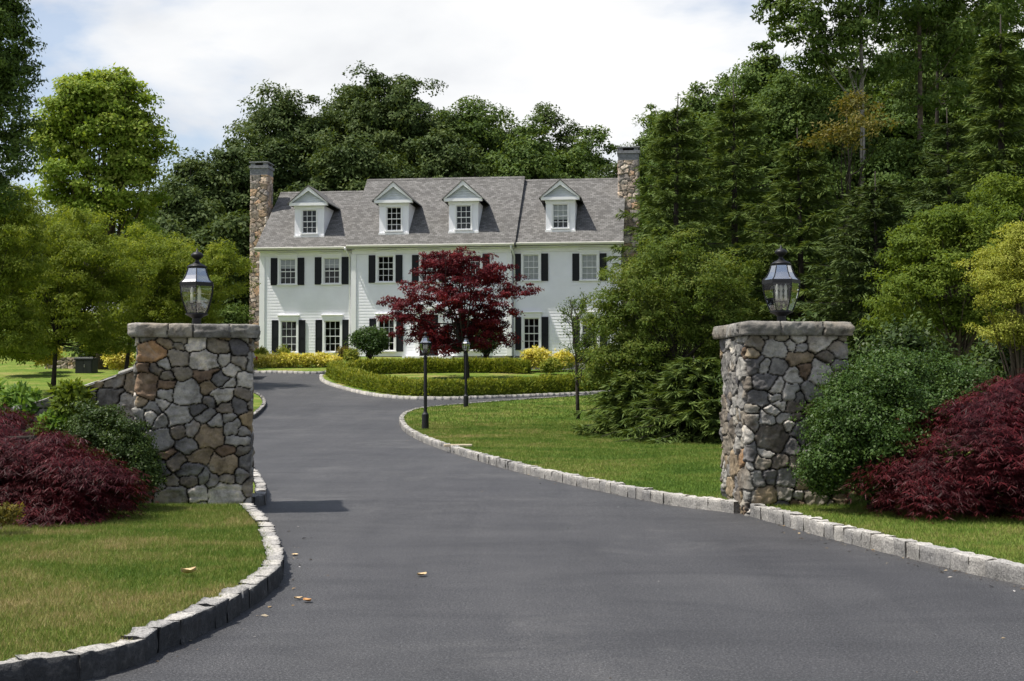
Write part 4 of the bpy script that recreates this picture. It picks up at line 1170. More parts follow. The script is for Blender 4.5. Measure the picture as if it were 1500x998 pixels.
# ------------------------------------------------------------------ near shrubs by the gate
def lace_maple(name, base, lobes, label, n_cl, seed_leaf=9000, fl=.078, fw=.0075):
    base = np.asarray(base, float); root = empty(name, base); tag(root, label, 'red maple shrub', 'weeping laceleaf maples by the gate')
    lobes = np.asarray(lobes, float).copy(); lobes[:, :3] -= base
    # weeping tiers: each tier is a drooping fan
    li = rng.choice(len(lobes), n_cl, p=(lobes[:, 3] * lobes[:, 5]) / (lobes[:, 3] * lobes[:, 5]).sum())
    d = rdir(n_cl); d[:, 2] = np.where(d[:, 2] < -.75, -d[:, 2], d[:, 2])
    C = lobes[li, :3] + d * lobes[li, 3:6] * (1 - .38 * rng.random(n_cl) ** 1.5)[:, None]
    k = rng.integers(0, n_cl, seed_leaf)
    hd = unit(d[k] * np.array([1, 1, .0]) + rng.normal(size=(seed_leaf, 3)) * np.array([.55, .55, .02]))
    s = rng.random(seed_leaf); Lf = .22 + .34 * rng.random(n_cl)[k] ** 2
    P = C[k] + hd * (s * Lf)[:, None]; P[:, 2] += -.38 * Lf * s * s + rng.normal(size=seed_leaf) * .03
    ct = rng.random(n_cl)[k]
    nf = 5
    PP = np.repeat(P, nf, 0); H2 = np.repeat(hd, nf, 0); n = len(PP)
    ang = np.tile(np.linspace(-1.15, 1.15, nf), seed_leaf) + rng.normal(size=n) * .12
    sd = np.cross(H2, [0, 0, 1])
    D = unit(H2 * np.cos(ang)[:, None] + sd * np.sin(ang)[:, None] + np.array([0, 0, -.55]) + rng.normal(size=(n, 3)) * .18)
    N = unit(np.array([0, 0, 1]) + np.repeat(d[k], nf, 0) * .6 + rng.normal(size=(n, 3)) * .35)
    tint = np.clip(.5 * rng.random(n) + .5 * np.repeat(ct, nf), 0, 1)
    keep = PP[:, 2] > .02
    PP, D, N, tint = PP[keep], D[keep], N[keep], tint[keep]; n = len(PP)
    link('foliage', leaves('foliage', PP, D, N, fl * (.6 + .7 * rng.random(n)), fw * (.7 + .6 * rng.random(n)), tint), LM['lace'], root)
    mb = MB(); ctr = lobes[0, :2]
    mb.tube([(ctr[0], ctr[1], -.1), (ctr[0] + .05, ctr[1], .35), (ctr[0] - .03, ctr[1], .7)], [.06, .05, .04], 8)
    for i in rng.choice(n_cl, min(n_cl, 60), replace=False):
        a = np.array([ctr[0], ctr[1], .3 + .5 * rng.random()]); b = C[i]; mid = a * .45 + b * .55; mid[2] = .5 * (a[2] + b[2]) - .05
        mb.tube([(1 - t) ** 2 * a + 2 * t * (1 - t) * mid + t * t * b for t in (0, .3, .6, 1)], [.022, .015, .009, .004], 5, False)
    mb.build('stem', M['darkbark'], root, smooth=True, normals=False)
    return root

def lob(px, py, rxp, rzp, Y, ry=None):
    c = at(px, py, Y); k = Y / F
    return (c[0], Y, c[2], rxp * k, (ry if ry else rxp * k * .9), rzp * k)

YL = 12.2
lace_maple('laceleaf_maple', G0(px_x(60, YL), YL, .08), [lob(50, 700, 88, 66, YL), lob(-60, 690, 95, 74, YL + .2), lob(112, 712, 56, 46, YL - .1), lob(-10, 640, 56, 40, YL + .5), lob(60, 735, 80, 36, YL - .1), lob(-40, 740, 80, 40, YL)], 'burgundy laceleaf maple mound left of the pillar with the sloping wall', 460, 24000)
YR = 12.5
lace_maple('laceleaf_maple', G0(px_x(1440, YR), YR, .08), [lob(1445, 655, 100, 78, YR), lob(1530, 640, 110, 100, YR + .2), lob(1372, 690, 52, 42, YR - .1), lob(1490, 600, 66, 52, YR + .3), lob(1366, 594, 26, 12, YR + .1), lob(1455, 705, 96, 44, YR - .1), lob(1545, 705, 90, 50, YR), lob(1352, 706, 40, 38, YR - .2), lob(1400, 715, 50, 34, YR - .2)], 'burgundy laceleaf maple mound beside the boxwood by the right pillar', 600, 32000)

YB = 13.0
shell_shrub('boxwood', G0(px_x(1290, YB), YB, .08), [lob(1300, 640, 104, 100, YB), lob(1370, 612, 74, 80, YB + .3), lob(1225, 675, 42, 62, YB - .2, .3), lob(1242, 600, 40, 50, YB + .1, .3), lob(1310, 568, 66, 42, YB + .2), lob(1405, 578, 38, 38, YB + .4), lob(1260, 660, 66, 72, YB - .1), lob(1205, 700, 30, 36, YB - .1, .2), lob(1285, 705, 50, 42, YB - .2)], 'box', 620, .16, 120, .034, .018,
            'large clipped green boxwood bush against the right stone pillar', 'boxwood', fill=.3)
YB2 = 12.95
shell_shrub('boxwood', G0(px_x(190, YB2), YB2, .08), [lob(184, 688, 44, 60, YB2), lob(150, 640, 36, 38, YB2 + .1), lob(206, 705, 28, 44, YB2 - .05), lob(140, 665, 42, 56, YB2 + .2)], 'darkbox', 260, .11, 110, .03, .016,
            'dark green boxwood bush between the red maple mound and the pillar', 'boxwood', fill=.3)
# perennials along the left wall
for i, (px, py, w_, h_, Y, mt, lab) in enumerate(((85, 630, 60, 50, 13.7, 'peren', 'broad-leaved green perennial in front of the sloping stone wall'), (30, 605, 80, 62, 14.0, 'peren', 'light green perennial behind the red maple mound'), (-30, 590, 70, 66, 14.3, 'peren', 'green perennial at the left photo edge behind the red mound'), (104, 590, 36, 48, 13.8, 'bright', 'tall upright light green plant at the low end of the sloping wall'))):
    b, L = blob(px, py - h_ / 2, py + h_ * .8, w_, Y, 4)
    shell_shrub('perennial', b, L, mt, 60, .13, 46, .095, .036, lab, 'plant', fill=.2, branches=True)
b, L = blob(8, 742, 775, 60, 10.9, 3); shell_shrub('perennial', b, L, 'gold', 14, .07, 34, .05, .018, 'small bronze-leaved plant in front of the burgundy maple mound', 'plant', branches=False)

# ------------------------------------------------------------------ trees
# red japanese maple on the island
YM = 56.0
def lobs(lst, Y, ry=1.0, dy=0): return [(*at(px, py, Y + dj)[[0]], Y + dj, at(px, py, Y + dj)[2], rx * Y / F, rx * Y / F * ry, rz * Y / F) for (px, py, rx, rz, dj) in lst]
b = (px_x(684, YM), YM, float(G(YM)) + .1)
rt = broadleaf('red_maple', b, lobs([(665, 400, 62, 30, 0), (640, 432, 70, 26, -.6), (718, 410, 52, 26, .2), (745, 432, 42, 18, 0), (690, 445, 60, 30, -.8), (596, 450, 50, 18, 0), (650, 392, 50, 22, .3), (625, 485, 48, 24, .3), (700, 480, 60, 28, .5), (590, 468, 36, 14, -.3), (660, 510, 60, 22, 1.0), (725, 470, 36, 20, 0), (640, 505, 46, 20, .4), (715, 498, 44, 18, .2)], YM),
               at(672, 410, YM), 'red', 520, .32, 84, .125, .055, .13, 'darkbark', 60, 'wide crimson japanese maple on the island before the house', 'red maple', shell=.2, flat=.42, spread=.9, limb_r=.07)
# thin young tree
YT = 38.5
b = hit(847, 614, .1); YT = b[1]
broadleaf('young_tree', (b[0], b[1], float(G(b[1])) + .1), lobs([(842, 470, 48, 50, 0), (800, 470, 30, 32, 0), (850, 440, 38, 20, 0), (890, 480, 30, 40, .2)], YT), at(842, 455, YT), 'oak_mid', 130, .17, 9, .085, .04, .055, 'greybark', 60, 'thin sparse young tree on the lawn left of the dark spruces', 'young tree', shell=.2, start=.25 if False else .55) if False else None
def sparse_tree():
    base = np.array([b[0], b[1], float(G(b[1])) + .1]); root = empty('young_tree', base); tag(root, 'thin sparse young tree on the lawn left of the dark spruces', 'young tree')
    Ymid = b[1]; k = Ymid / F
    top = at(836, 440, Ymid) - base; mb = MB(); tips = []
    tr = [np.zeros(3) + [0, 0, -.2], np.array([-.02, 0, .5]), np.array([-.03, 0, 1.0]), top * .55 + [.05, 0, 0], top * .8, top]
    mb.tube(tr, [.06, .055, .05, .03, .018, .006], 8)
    fork = np.array([-.03, 0, .75])
    for i in range(30):
        t = rng.random() ** 1.2; a = np.array([-.03, 0, .7 + t * (top[2] - .9)])
        az = rng.random() * 6.283; ln = (1.25 - .75 * t) * (.6 + .7 * rng.random())
        d = np.array([math.cos(az) * .75, math.sin(az) * .75, 1.0 - .1 * rng.random()]); d /= np.linalg.norm(d)
        e = a + d * ln; m_ = a + d * ln * .5 + np.array([math.cos(az), math.sin(az), 0]) * .12 * ln
        mb.tube([a, m_, e], [.016, .010, .003], 5, False); tips.append((a, m_, e))
        for j in range(4):
            s_ = .35 + .6 * rng.random(); p_ = a * (1 - s_) + e * s_ + (m_ - (a + e) / 2) * .6
            q_ = p_ + unit(d + rng.normal(size=3) * .55) * ln * .38
            mb.tube([p_, q_], [.006, .002], 4, False); tips.append((p_, (p_ + q_) / 2, q_))
    mb.build('trunk', M['darkbark'], root, smooth=True, normals=False)
    P = []
    for a, m_, e in tips:
        kk = rng.integers(14, 26); s_ = .3 + .7 * rng.random(kk); P.append(a + (e - a) * s_[:, None] + rng.normal(size=(kk, 3)) * .05)
    P = np.concatenate(P); n = len(P)
    link('crown', leaves('crown', P, unit(rdir(n) + [0, 0, -.3]), rdir(n), .075 * (.7 + .6 * rng.random(n)), .03), LM['oak_mid'], root)
sparse_tree()

# far oaks behind the house
def oak(px, top, wpx, Y, mat, label, group='trees behind the house', n_cl=330, per=170, cl=.95, ll=.27, cat='oak tree', low=None):
    x = px_x(px, Y); zb = float(G(Y)); zt = at(px, top, Y)[2]; H = zt - zb; k = Y / F; rx = wpx / 2 * k
    L = [(x, Y, zb + H * .60, rx * .8, rx * .8, H * .36)]
    for i in range(7):
        a = i * .9 + rng.random(); q = .62
        L.append((x + math.cos(a) * rx * q, Y + math.sin(a) * rx * q * .8, zb + H * (.42 + .32 * rng.random()), rx * .45, rx * .45, H * .2))
    for i in range(3):
        L.append((x + (rng.random() - .5) * rx * .9, Y - rx * .2, zb + H * (.78 + .04 * i), rx * .42, rx * .42, H * .15))
    L.append((x, Y, zb + H * .25, rx * .8, rx * .7, H * .2))
    return broadleaf('oak_tree' if 'oak' in cat else 'tree', (x, Y, zb), L, (x, Y, zb + H * .8), mat, n_cl, cl, per, ll, ll * .55, H * .022, 'darkbark', 26, label, cat, group, shell=.5)
oak(450, 146, 240, 96, 'oak', 'broad dark oak rising behind the left chimney and first dormer', n_cl=430)
oak(590, 120, 260, 98, 'oak', 'tallest dark oak crown above the middle of the roof', n_cl=500)
oak(718, 150, 220, 100, 'oak_mid', 'mid-green tree above the step in the roof', cat='broadleaf tree')
oak(785, 166, 160, 104, 'oak', 'dark rounded tree crown above the right wing dormer', cat='broadleaf tree', n_cl=190)
oak(858, 202, 150, 96, 'oak_mid', 'green tree just left of the right chimney top', cat='broadleaf tree', n_cl=190)
oak(660, 200, 170, 90, 'oak', 'low dark tree right behind the main roof ridge', n_cl=280)
oak(520, 205, 170, 88, 'oak', 'low dark oak close behind the left wing ridge', n_cl=280)
oak(775, 215, 150, 90, 'oak_mid', 'low green tree right behind the right wing ridge', cat='broadleaf tree', n_cl=240)
oak(390, 205, 190, 92, 'oak', 'dark tree at the back left of the left chimney', n_cl=260)
oak(318, 228, 180, 86, 'oak', 'dark tree between the left chimney and the light green maple', n_cl=260)
oak(520, 136, 210, 102, 'oak', 'dark oak filling the gap between the two tallest crowns behind the roof', n_cl=380)
oak(655, 160, 190, 104, 'oak', 'dark oak right of the tallest crown behind the roof ridge', n_cl=320)
oak(262, 276, 120, 80, 'oak', 'dark low tree at the right foot of the light green maple', n_cl=220)
oak(335, 318, 110, 74, 'oak', 'dark shadowed tree beside the left gable end', n_cl=240)
oak(225, 330, 140, 76, 'oak', 'dark tree deep behind the feathery olive trees', n_cl=240)
oak(120, 330, 170, 80, 'oak', 'dark backdrop tree behind the light green maple trunk', n_cl=240)
oak(20, 300, 190, 78, 'oak', 'dark backdrop tree at the far left behind the gold foliage', n_cl=240)

# light maple, left
Y = 62.0
x = px_x(150, Y)
broadleaf('light_maple', (x, Y, float(G(Y))), lobs([(148, 215, 72, 80, 0), (120, 165, 48, 46, -1), (172, 160, 44, 44, 0), (205, 215, 36, 50, 0), (85, 220, 40, 48, -.5), (100, 285, 55, 45, -1), (190, 285, 48, 45, -.8), (150, 130, 30, 22, 0), (145, 330, 80, 40, 0)], Y), (x, Y, at(150, 150, Y)[2]), 'light', 380, .66, 150, .20, .12, .28, 'bark', 30, 'tall light yellow-green maple rising above the olive trees', 'maple tree', None, shell=.5)
# tall dark tree, far left
Y = 40.0; x = px_x(-40, Y)
broadleaf('tall_tree', (x, Y, float(G(Y)) + .1), lobs([(-40, 60, 78, 90, 0), (-35, 160, 72, 80, 0), (5, 40, 42, 40, 0), (8, 120, 42, 40, .5), (-10, 230, 58, 50, 0), (-60, -60, 80, 90, 0), (5, -40, 40, 50, 0), (-30, 290, 60, 50, 0)], Y), (x, Y, at(-40, -60, Y)[2]), 'oak_mid', 620, .40, 110, .13, .065, .25, 'darkbark', 40, 'tall dark green tree cut by the left photo edge', 'tall tree', None, shell=.45)
# feathery olive trees, left: flat tiers
def tiered(name, bx, by, tiers, Y, mat, label, n_cl, per, ll, lw, tr, group, top, bark='darkbark', limbs=50, cl=.38):
    base = (px_x(bx, Y), Y, float(G(Y)) + .1)
    return broadleaf(name, base, lobs(tiers, Y), at(*top, Y), mat, n_cl, cl, int(per * 1.25), ll * .9, lw * .9, tr, bark, limbs, label, 'feathery tree', group, shell=.15, flat=.6, droop=.45, spread=1.0, limb_r=tr * .42, low=-.9)
gF = 'feathery olive trees on the left lawn'
tiered('feathery_tree', 77, 565, [(95, 345, 75, 42, 0), (140, 375, 75, 34, -.5), (60, 400, 75, 36, .3), (130, 430, 90, 34, 0), (85, 460, 80, 26, -.4), (40, 350, 50, 34, 0), (170, 410, 60, 32, .4), (110, 490, 85, 24, .2), (50, 505, 60, 20, -.3), (150, 508, 50, 16, .1)], 50, 'feather', 'feathery olive tree with a slim dark trunk on the left lawn', 620, 95, .13, .045, .10, gF, (85, 330))
tiered('feathery_tree', 181, 548, [(210, 370, 60, 34, 0), (265, 385, 70, 32, -.4), (300, 420, 62, 30, 0), (240, 430, 80, 34, .4), (325, 385, 38, 26, 0), (200, 460, 70, 30, 0), (280, 460, 60, 24, .3), (160, 490, 60, 24, 0)], 54, 'feather', 'feathery olive tree whose branches reach across the left chimney', 560, 95, .13, .045, .10, gF, (215, 350))
tiered('feathery_tree', -30, 560, [(-10, 340, 70, 44, 0), (10, 400, 60, 40, 0), (-30, 450, 80, 40, 0), (20, 470, 50, 30, 0), (15, 300, 40, 26, 0), (0, 510, 70, 22, 0)], 46, 'feather', 'feathery golden-olive tree cut by the left photo edge', 520, 95, .13, .045, .11, gF, (-10, 320))
# understory greens on the far left
for (px, t_, b_, w_, Y, mt, lab) in ((30, 480, 545, 90, 58, 'oak_mid', 'bushy green shrub at the far left behind the lawn'), (150, 490, 545, 90, 66, 'darkbox', 'dark bush behind the utility box'), (245, 470, 540, 110, 66, 'darkbox', 'dark bush showing just above the left stone pillar'), (330, 440, 535, 80, 71, 'oak_mid', 'green bush between the left pillar lantern and the house corner'), (66, 505, 540, 40, 60, 'yellow', 'small golden bush glowing behind the slim dark trunk'), (172, 518, 540, 26, 58, 'yellow', 'small golden bush next to the utility box')):
    bb, L = blob(px, t_, b_, w_, Y, 6); shell_shrub('garden_bush', bb, L, mt, 120, .4, 60, .18, .08, lab, 'bush', branches=False)

# right side: spruces
gS = 'spruces on the right'
def spruce(px, py_b, Y, top, wpx, mat, label, **kw):
    x = px_x(px, Y); zb = float(G(Y)) + .1; H = at(px, top, Y)[2] - zb
    return conifer('spruce_tree', (x, Y, zb), H, wpx / 2 * Y / F, mat, label, gS, **kw)
spruce(990, 640, 33.5, 150, 320, 'spruce', 'tall spruce with a bare leader spike, nearest the house', nb=230, tw=30, strips=4, nl=.20, nw=.045)
spruce(1020, 640, 27.0, 525, 270, 'spruce', 'low dark spruce spreading over the lawn edge behind the pillar', nb=150, tw=30, strips=5, nl=.18, nw=.045)
spruce(930, 632, 28.6, 545, 170, 'spruce', 'short dark spruce beside the thin young tree', nb=120, tw=28, strips=5, nl=.18, nw=.05)
spruce(1078, 640, 37.0, 135, 380, 'spruce', 'spruce second from the house, rising right of the leader spike', nb=230, tw=30, strips=4, nl=.21, nw=.05)
spruce(1175, 640, 34.0, 200, 420, 'spruce', 'broad spruce directly above the right pillar lantern', nb=230, tw=32, strips=4, nl=.20, nw=.05)
spruce(1285, 640, 30.0, 262, 420, 'spruce_dark', 'dark spruce between the right lantern and the bright green tree', nb=230, tw=32, strips=4, nl=.18, nw=.05)
spruce(1470, 640, 26.0, 40, 280, 'spruce', 'spruce with light green tips at the right photo edge', nb=230, tw=32, strips=4, nl=.17, nw=.045, hang=.9)
spruce(1395, 640, 38.0, 170, 360, 'spruce_dark', 'dark spruce behind the bright green tree', nb=210, tw=30, strips=4, nl=.22, nw=.055)
# olive tree before the spruces
YO = 29.4
tiered('olive_tree', 985, 640, [(985, 370, 60, 34, 0), (930, 410, 62, 34, 0), (1020, 420, 66, 36, -.4), (960, 460, 76, 34, 0), (905, 470, 44, 26, .2), (1040, 480, 60, 30, 0), (930, 515, 66, 30, 0), (1010, 535, 70, 28, .2), (890, 440, 30, 20, 0), (1075, 400, 44, 30, .2), (900, 530, 44, 26, -.2), (895, 480, 40, 26, 0), (880, 555, 26, 16, 0), (945, 560, 50, 20, -.4), (1010, 565, 46, 18, -.3), (1075, 455, 40, 30, 0), (1060, 520, 46, 26, .2)], YO, 'olive', 'olive-leaved tree with drooping twigs in front of the spruces', 760, 70, .085, .034, .06, None, (990, 380), limbs=110, cl=.24)
# slope trees, right
for (px, top, wpx, Y, mt, lab) in ((965, 172, 130, 86, 'oak_mid', 'green tree right behind the right stone chimney'), (1040, 126, 150, 74, 'oak_mid', 'leafy tree above the spruce leader spike'), (1130, 82, 170, 62, 'oak_mid', 'leafy tree below the overhanging twigs at the top right'), (1230, 95, 200, 60, 'oak', 'dark leafy tree behind the pale bare trunk'), (1350, 110, 220, 58, 'oak', 'dark leafy tree behind the paired dark trunks'), (1015, 168, 150, 46, 'oak_mid', 'fresh green tree showing between the first two spruces'), (1135, 120, 170, 47, 'oak_mid', 'fresh green tree showing right of the second spruce'), (1220, 140, 170, 46, 'oak_mid', 'fresh green tree left of the bronze foliage'), (1335, 200, 190, 44, 'oak_mid', 'fresh green tree below the straight brown trunk'), (1310, 30, 260, 63, 'oak', 'tall dark tree filling the sky behind the pale trunk'), (1430, 20, 260, 64, 'oak', 'tall dark tree filling the sky behind the dark open tree'), (1480, 60, 220, 56, 'oak', 'dark leafy tree at the top right photo corner'), (1100, 300, 220, 66, 'oak', 'low dark woodland tree deep behind the second spruce'), (1240, 300, 260, 64, 'oak', 'low dark woodland tree deep behind the right pillar lantern'), (1420, 300, 280, 62, 'oak', 'low dark woodland tree deep behind the bright green tree'), (915, 228, 110, 90, 'oak', 'dark tree closing the gap right of the house')):
    oak(px, top, wpx, Y, ('oak_mid' if Y < 64 else mt), lab, 'trees on the right slope', 420, 130 if Y > 50 else 210, .70 if Y > 50 else .55, .20 if Y > 50 else .135, 'broadleaf tree')
# tall open trees at top right with bare trunks
def open_tree(px, Y, tiers, tr, bark, label, top):
    base = (px_x(px, Y), Y, float(G(Y)) + .1)
    return broadleaf('tall_open_tree', base, lobs(tiers, Y), at(*top, Y), 'oak_mid', 270, .42, 66, .19, .08, tr, bark, 15, label, 'tall tree', 'tall open trees at the top right', shell=.15, flat=.4, droop=.2, limb_r=tr * .2, low=-.9, lstart=.62)
open_tree(1262, 44, [(1190, 30, 70, 30, 0), (1150, 10, 50, 22, 0), (1240, 60, 60, 26, 0), (1200, 85, 52, 22, 0), (1260, 110, 60, 22, .5), (1270, 10, 70, 40, 0), (1210, -40, 90, 40, 0), (1165, 50, 36, 14, 0), (1300, -60, 90, 40, 0)], .17, 'greybark', 'tall open tree with a pale bare trunk and overhanging twigs', (1258, -90))
open_tree(1348, 46, [(1340, 30, 80, 36, 0), (1390, 70, 80, 36, 0), (1330, 100, 60, 26, 0), (1400, 0, 90, 50, 0), (1360, 150, 60, 26, 0), (1330, -60, 100, 50, 0)], .19, 'bark', 'tall open tree with a straight brown trunk', (1345, -100))
open_tree(1380, 49, [(1440, 30, 90, 50, 0), (1470, 100, 80, 40, 0), (1420, 120, 60, 30, 0), (1490, -10, 90, 60, 0), (1440, -80, 100, 60, 0), (1480, 170, 60, 30, 0)], .15, 'darkbark', 'tall dark open tree filling the top right corner', (1378, -100))
# bronze-gold foliage patch among the spruces
broadleaf('bronze_tree', (px_x(1235, 36), 36, float(G(36)) + .1), lobs([(1225, 205, 34, 16, -3), (1265, 190, 32, 22, -3), (1195, 215, 22, 14, -3), (1250, 160, 30, 20, -2)], 36), at(1240, 170, 35), 'bronze', 70, .40, 24, .13, .05, .08, 'darkbark', 16, 'bronze-gold leaved tree showing between the spruces', 'bronze tree', shell=.2, flat=.5)
# bright green tree and chartreuse maple, right
YG = 21.0
broadleaf('bright_tree', G0(px_x(1400, YG), YG, .05), lobs([(1400, 400, 90, 60, 0), (1340, 430, 60, 40, -.3), (1460, 380, 70, 60, 0), (1390, 340, 60, 36, 0), (1330, 370, 44, 30, 0), (1470, 300, 50, 40, .3), (1340, 475, 60, 24, 0), (1420, 470, 70, 30, 0), (1500, 440, 60, 60, 0)], YG), at(1410, 330, YG), 'bright', 560, .20, 110, .062, .028, .08, 'bark', 60, 'bright green leafy tree between spruces and the chartreuse maple', 'leafy tree', shell=.3, flat=.62, limb_r=.03)
YC = 17.0
broadleaf('chartreuse_maple', G0(px_x(1490, YC), YC, .05), lobs([(1480, 385, 56, 28, 0), (1510, 350, 50, 20, 0), (1460, 415, 44, 16, 0), (1490, 440, 60, 24, -.2), (1470, 490, 46, 26, 0), (1530, 410, 60, 40, 0), (1510, 500, 50, 30, 0)], YC), at(1500, 370, YC), 'chart', 420, .14, 100, .040, .016, .05, 'bark', 40, 'chartreuse japanese maple at the right photo edge above the burgundy mound', 'yellow maple', shell=.25, flat=.62, limb_r=.025)
# dark underplanting behind the right pillar
for (px, t_, b_, w_, Y, lab) in ((1190, 480, 640, 150, 19.5, 'dark bush behind the right pillar'), (1330, 470, 650, 170, 19, 'dark bush behind the big boxwood'), (1480, 490, 680, 180, 17.6, 'dark bush behind the burgundy mound on the right'), (1110, 520, 640, 110, 24, 'dark bush left behind the right pillar beside the spruces')):
    bb, L = blob(px, t_, b_, w_, Y, 6); shell_shrub('garden_bush', bb, L, 'darkbox', 160, .3, 70, .09, .045, lab, 'bush', branches=False)

# ------------------------------------------------------------------ small things
def bin_box():
    Y = 60; c = at(127, 538, Y); z = float(G(Y)) + .1
    r_ = empty('utility_box', (c[0], Y, z), R(-8)); tag(r_, 'dark green utility box standing by the low stone wall on the left lawn', 'utility box')
    m = MB(); m.box(-.42, .42, -.3, .3, -.1, .62); m.build('body', M['binplastic'], r_, bevel=.02)
    m = MB(); m.prism([(-.34, .622), (.34, .622), (.34, .66), (-.30, .72)], 'x', -.46, .46); m.build('lid', M['binplastic'], r_, bevel=.015)
    m = MB(); m.box(-.36, -.01, -.318, -.303, 0, .58); m.box(.01, .36, -.318, -.303, 0, .58); m.build('door', M['binplastic'], r_)
    m = MB(); m.tube([(.05, -.35, .25), (.05, -.35, .38)], .015, 6); m.build('handle', M['chrome'], r_)
bin_box()
gw = at(120, 540, 62); r_ = empty('garden_wall', (gw[0], 62.3, float(G(62.3)))); tag(r_, 'low dry stone wall behind the utility box on the left lawn', 'stone wall')
masonry('masonry', 3.6, .4, .62, M['chimney_stone'], r_, rmin=.06, rmax=.14, res=.035, pal=PALC, joint=.02)

def car():
    Y = 58.3; xr = px_x(371.5, Y); z = float(G(Y)); L = 4.6
    r_ = empty('parked_car', (xr - L / 2, Y, z)); tag(r_, 'dark parked car almost hidden behind the left stone pillar', 'car')
    prof = [(-2.3, .35), (-2.28, .85), (-1.3, 1.0), (-.6, 1.58), (1.7, 1.62), (2.15, 1.05), (2.3, .95), (2.3, .35)]
    me = bpy.data.meshes.new('body'); bm = bmesh.new(); rings = []
    for y, k in ((-.90, 0), (-.86, .5), (-.72, 1), (.72, 1), (.86, .5), (.90, 0)):
        rings.append([bm.verts.new((px_ * (.985 + .015 * (1 if zz_ < 1.1 else k)), y * (1 if zz_ < 1.1 else .86), zz_)) for px_, zz_ in prof])
    n = len(prof)
    for a, c in zip(rings, rings[1:]):
        for i in range(n): bm.faces.new((a[i], a[(i + 1) % n], c[(i + 1) % n], c[i]))
    bm.faces.new(rings[0][::-1]); bm.faces.new(rings[-1]); bmesh.ops.recalc_face_normals(bm, faces=bm.faces)
    bm.to_mesh(me); bm.free(); o = link('body', me, M['carpaint'], r_); bv = o.modifiers.new('bevel', 'BEVEL'); bv.width = .05; bv.segments = 3
    for sg in (-1, 1):
        m = MB(); m.prism([(-1.05, 1.08), (-.55, 1.48), (1.55, 1.5), (1.85, 1.08)], 'y', sg * .87, sg * .80); m.build('side_window', M['pane'], r_)
        for xx in (-1.45, 1.45):
            m = MB(); m.tube([(xx, sg * .72, .34), (xx, sg * .93, .34)], .34, 20); wv = m.build('wheel', M['rubber'], r_)
            m = MB(); m.tube([(xx, sg * .925, .34), (xx, sg * .945, .34)], .22, 16); m.build('rim', M['chrome'], wv)
        m = MB(); m.box(2.24, 2.33, sg * .62, sg * .84, .82, .98); m.build('tail_light', M['redlight'], r_)
    m = MB(); m.add([(2.2, -.68, 1.1), (2.2, .68, 1.1), (1.8, .62, 1.56), (1.8, -.62, 1.56)], [(0, 1, 2, 3)]); m.build('rear_window', M['lamproof'], r_)
car()

p = hit(597, 577, .1); r_ = empty('garden_sign', (p[0], p[1] - .12, float(G(p[1])) + .1)); tag(r_, 'small blank white card sign leaning in the front hedge', 'sign')
m = MB(); m.add([(-.15, 0, .17), (.13, 0, .08), (.15, .02, .24), (-.13, .02, .33)], [(0, 1, 2, 3)]); m.add([(-.15, .012, .17), (.13, .012, .08), (.15, .032, .24), (-.13, .032, .33)], [(3, 2, 1, 0)]); m.build('card', M['card'], r_)
m = MB(); m.tube([(0, .015, -.1), (0, .012, .22)], .008, 6); m.build('stake', M['iron'], r_)
p = hit(671, 652, .14); m = MB(); m.box(-.27, .27, -.05, .05, -.02, .03); o = m.build('edging_board', M['wood'], None, (p[0], p[1], float(G(p[1])) + .125), bevel=.01); o.rotation_euler = (0, 0, R(4))
tag(o, 'short pale board lying from the right kerb onto the lawn edge', 'board')

def leaf_litter(px, py, size, mat, label, off=.004, curl=.35):
    p = hit(px, py, off); m = MB(); n = 7; V = []
    for i in range(n):
        t = i / (n - 1); wv = math.sin(math.pi * min(1, t * 1.02 + .0)) ** .8 * .34 * (1 + .25 * (i % 2))
        for s_ in (-1, 0, 1): V.append(((t - .5) * size, s_ * wv * size, curl * size * (s_ * s_ * .45 + (t - .5) ** 2 * .9) + .004))
    Fq = [(i * 3 + j, i * 3 + j + 1, i * 3 + j + 4, i * 3 + j + 3) for i in range(n - 1) for j in (0, 1)]
    m.add(V, Fq); o = m.build('fallen_leaf', M[mat], None, (p[0], p[1], float(G(p[1])) + off), smooth=True, normals=False)
    o.rotation_euler = (0, 0, rng.random() * 3); tag(o, label, 'leaf', 'fallen leaves by the drive'); return o
leaf_litter(618, 844, .085, 'paledryleaf', 'pale curled leaf alone in the middle of the driveway')
leaf_litter(450, 882, .075, 'dryleaf', 'orange-brown leaf on the driveway, right of a paler leaf')
leaf_litter(437, 878, .055, 'paledryleaf', 'small tan leaf on the driveway left of the orange-brown one')
leaf_litter(432, 813, .07, 'paledryleaf', 'flat tan leaf on the driveway beside the kerb bend', curl=.1)
leaf_litter(276, 841, .10, 'paledryleaf', 'upturned pale tan leaf lying on the left lawn', .13, .6)

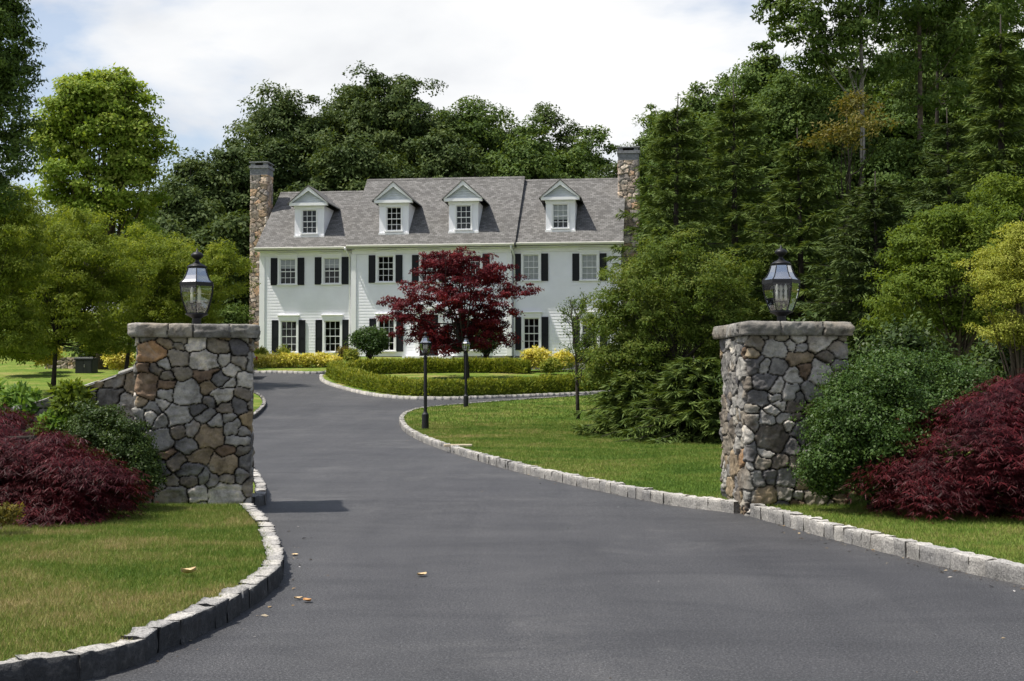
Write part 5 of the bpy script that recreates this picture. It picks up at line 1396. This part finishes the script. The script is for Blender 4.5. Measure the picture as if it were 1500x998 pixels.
def litter():
    P, S = [], []
    for ln, sg, n in ((left_front, -1, 130), (right_near, 1, 110), (right_far, 1, 120)):
        i = rng.integers(2, len(ln) - 2, n); q = ln[i] + (ln[i + 1] - ln[i]) * rng.random((n, 1))
        t_ = unit(np.gradient(ln, axis=0))[i]; nr = np.stack([-t_[:, 1], t_[:, 0]], 1) * sg
        P.append(q + nr * (.02 + .35 * rng.random((n, 1)) ** 2.5)); S.append(.006 + .016 * rng.random(n) ** 2)
    n = 70; P.append(np.stack([-2 + 6 * rng.random(n), 5.5 + 16 * rng.random(n)], 1)); S.append(.004 + .009 * rng.random(n) ** 2)
    P = np.concatenate(P); S = np.concatenate(S); n = len(P)
    B = np.column_stack([P, G(P[:, 1]) + .003]); a = rng.random(n) * 6.283
    D = np.stack([np.cos(a), np.sin(a), .25 * rng.random(n)], 1)
    me = leaves('litter', B, D, unit(np.array([0, 0, 1.0]) + rdir(n) * .4), S * 2.4, S * 1.3)
    t = NT('grit_and_leaf_bits'); t.set(Base_Color=t.ramp(t.attr('tint').outputs['Fac'], [(0, (.012, .010, .009)), (.45, (.05, .035, .02)), (.6, (.20, .13, .06)), (.8, (.30, .24, .15)), (1, (.3, .3, .3))]), Roughness=.9)
    o = link('litter', me, t.m); tag(o, 'scattered grit and bits of dry leaf along the kerbs of the drive', 'litter', kind='stuff')
litter()
# ------------------------------------------------------------------ mulch beds and grass
def bed(name, pts, off): 
    return sheet(name, smooth_poly(list(pts) + [pts[0]])[:-1], off, M['mulch'], 1.0)
bedL = smooth_poly(gp((-120, 800), (0, 776), (120, 764), (215, 750), (250, 735), (240, 700), (100, 680), (-150, 690), (-120, 800)))[:-1]
sheet('mulch_bed', bedL, .106, M['mulch'], .5)
bedR = smooth_poly(gp((1180, 742), (1280, 738), (1400, 752), (1540, 765), (1640, 740), (1500, 690), (1200, 700), (1180, 742)))[:-1]
sheet('mulch_bed', bedR, .106, M['mulch'], .5)

def grass(regions):
    PP, HH, WW = [], [], []
    for (poly, x0, x1, y0, y1, n, h, wd, ex) in regions:
        Yr = y0 + (y1 - y0) * rng.random(n) ** 1.25; X = x0 + (x1 - x0) * rng.random(n)
        k = pip(poly, X, Yr) & (np.abs(X) < Yr * .43 + 2.5)
        for e in ex: k &= ~pip(e, X, Yr)
        X, Yr = X[k], Yr[k]
        PP.append(np.stack([X, Yr, G(Yr) + .095], 1)); HH.append(h * (.5 + .8 * rng.random(len(X)))); WW.append(wd * np.maximum(1, Yr / 14))
    P = np.concatenate(PP); H = np.concatenate(HH); Wd = np.concatenate(WW); n = len(P)
    print('BLADES', n)
    a = rng.random(n) * 6.283; sd = np.stack([np.cos(a), np.sin(a), 0 * a], 1) * Wd[:, None] * .5
    tip = P + np.stack([rng.normal(size=n) * .4, rng.normal(size=n) * .4, np.ones(n)], 1) * H[:, None]
    V = np.stack([P - sd, P + sd, tip], 1).reshape(-1, 3)
    me = np_mesh('grass', V, np.arange(3 * n).reshape(n, 3), {'tint': ('FLOAT', 'FACE', rng.random(n))})
    o = link('grass', me, M['blades']); tag(o, 'short mown grass on the lawns with dry yellow patches', 'grass', kind='stuff')
lp_in = np.concatenate([[(-90, -1.0)], offset(left_front, .085), [(-90, 13.6)]])
rn_in = np.concatenate([offset(right_near, -.09), [(4, 14.0), (14, 14), (14, 4)]])
rf_in = np.concatenate([offset(right_far, -.09), [(60, 49), (60, 13), (3, 13)]])
grass([(lp_in, -6.2, -1.0, 5.0, 14, 520000, .036, .0055, [bedL]), (rn_in, 2.2, 9.5, 6.5, 15, 260000, .036, .006, [bedR]), (rf_in, -4.5, 7, 13.4, 34, 420000, .038, .007, []), (rf_in, -5, 8, 34, 49, 60000, .06, .007, [])])
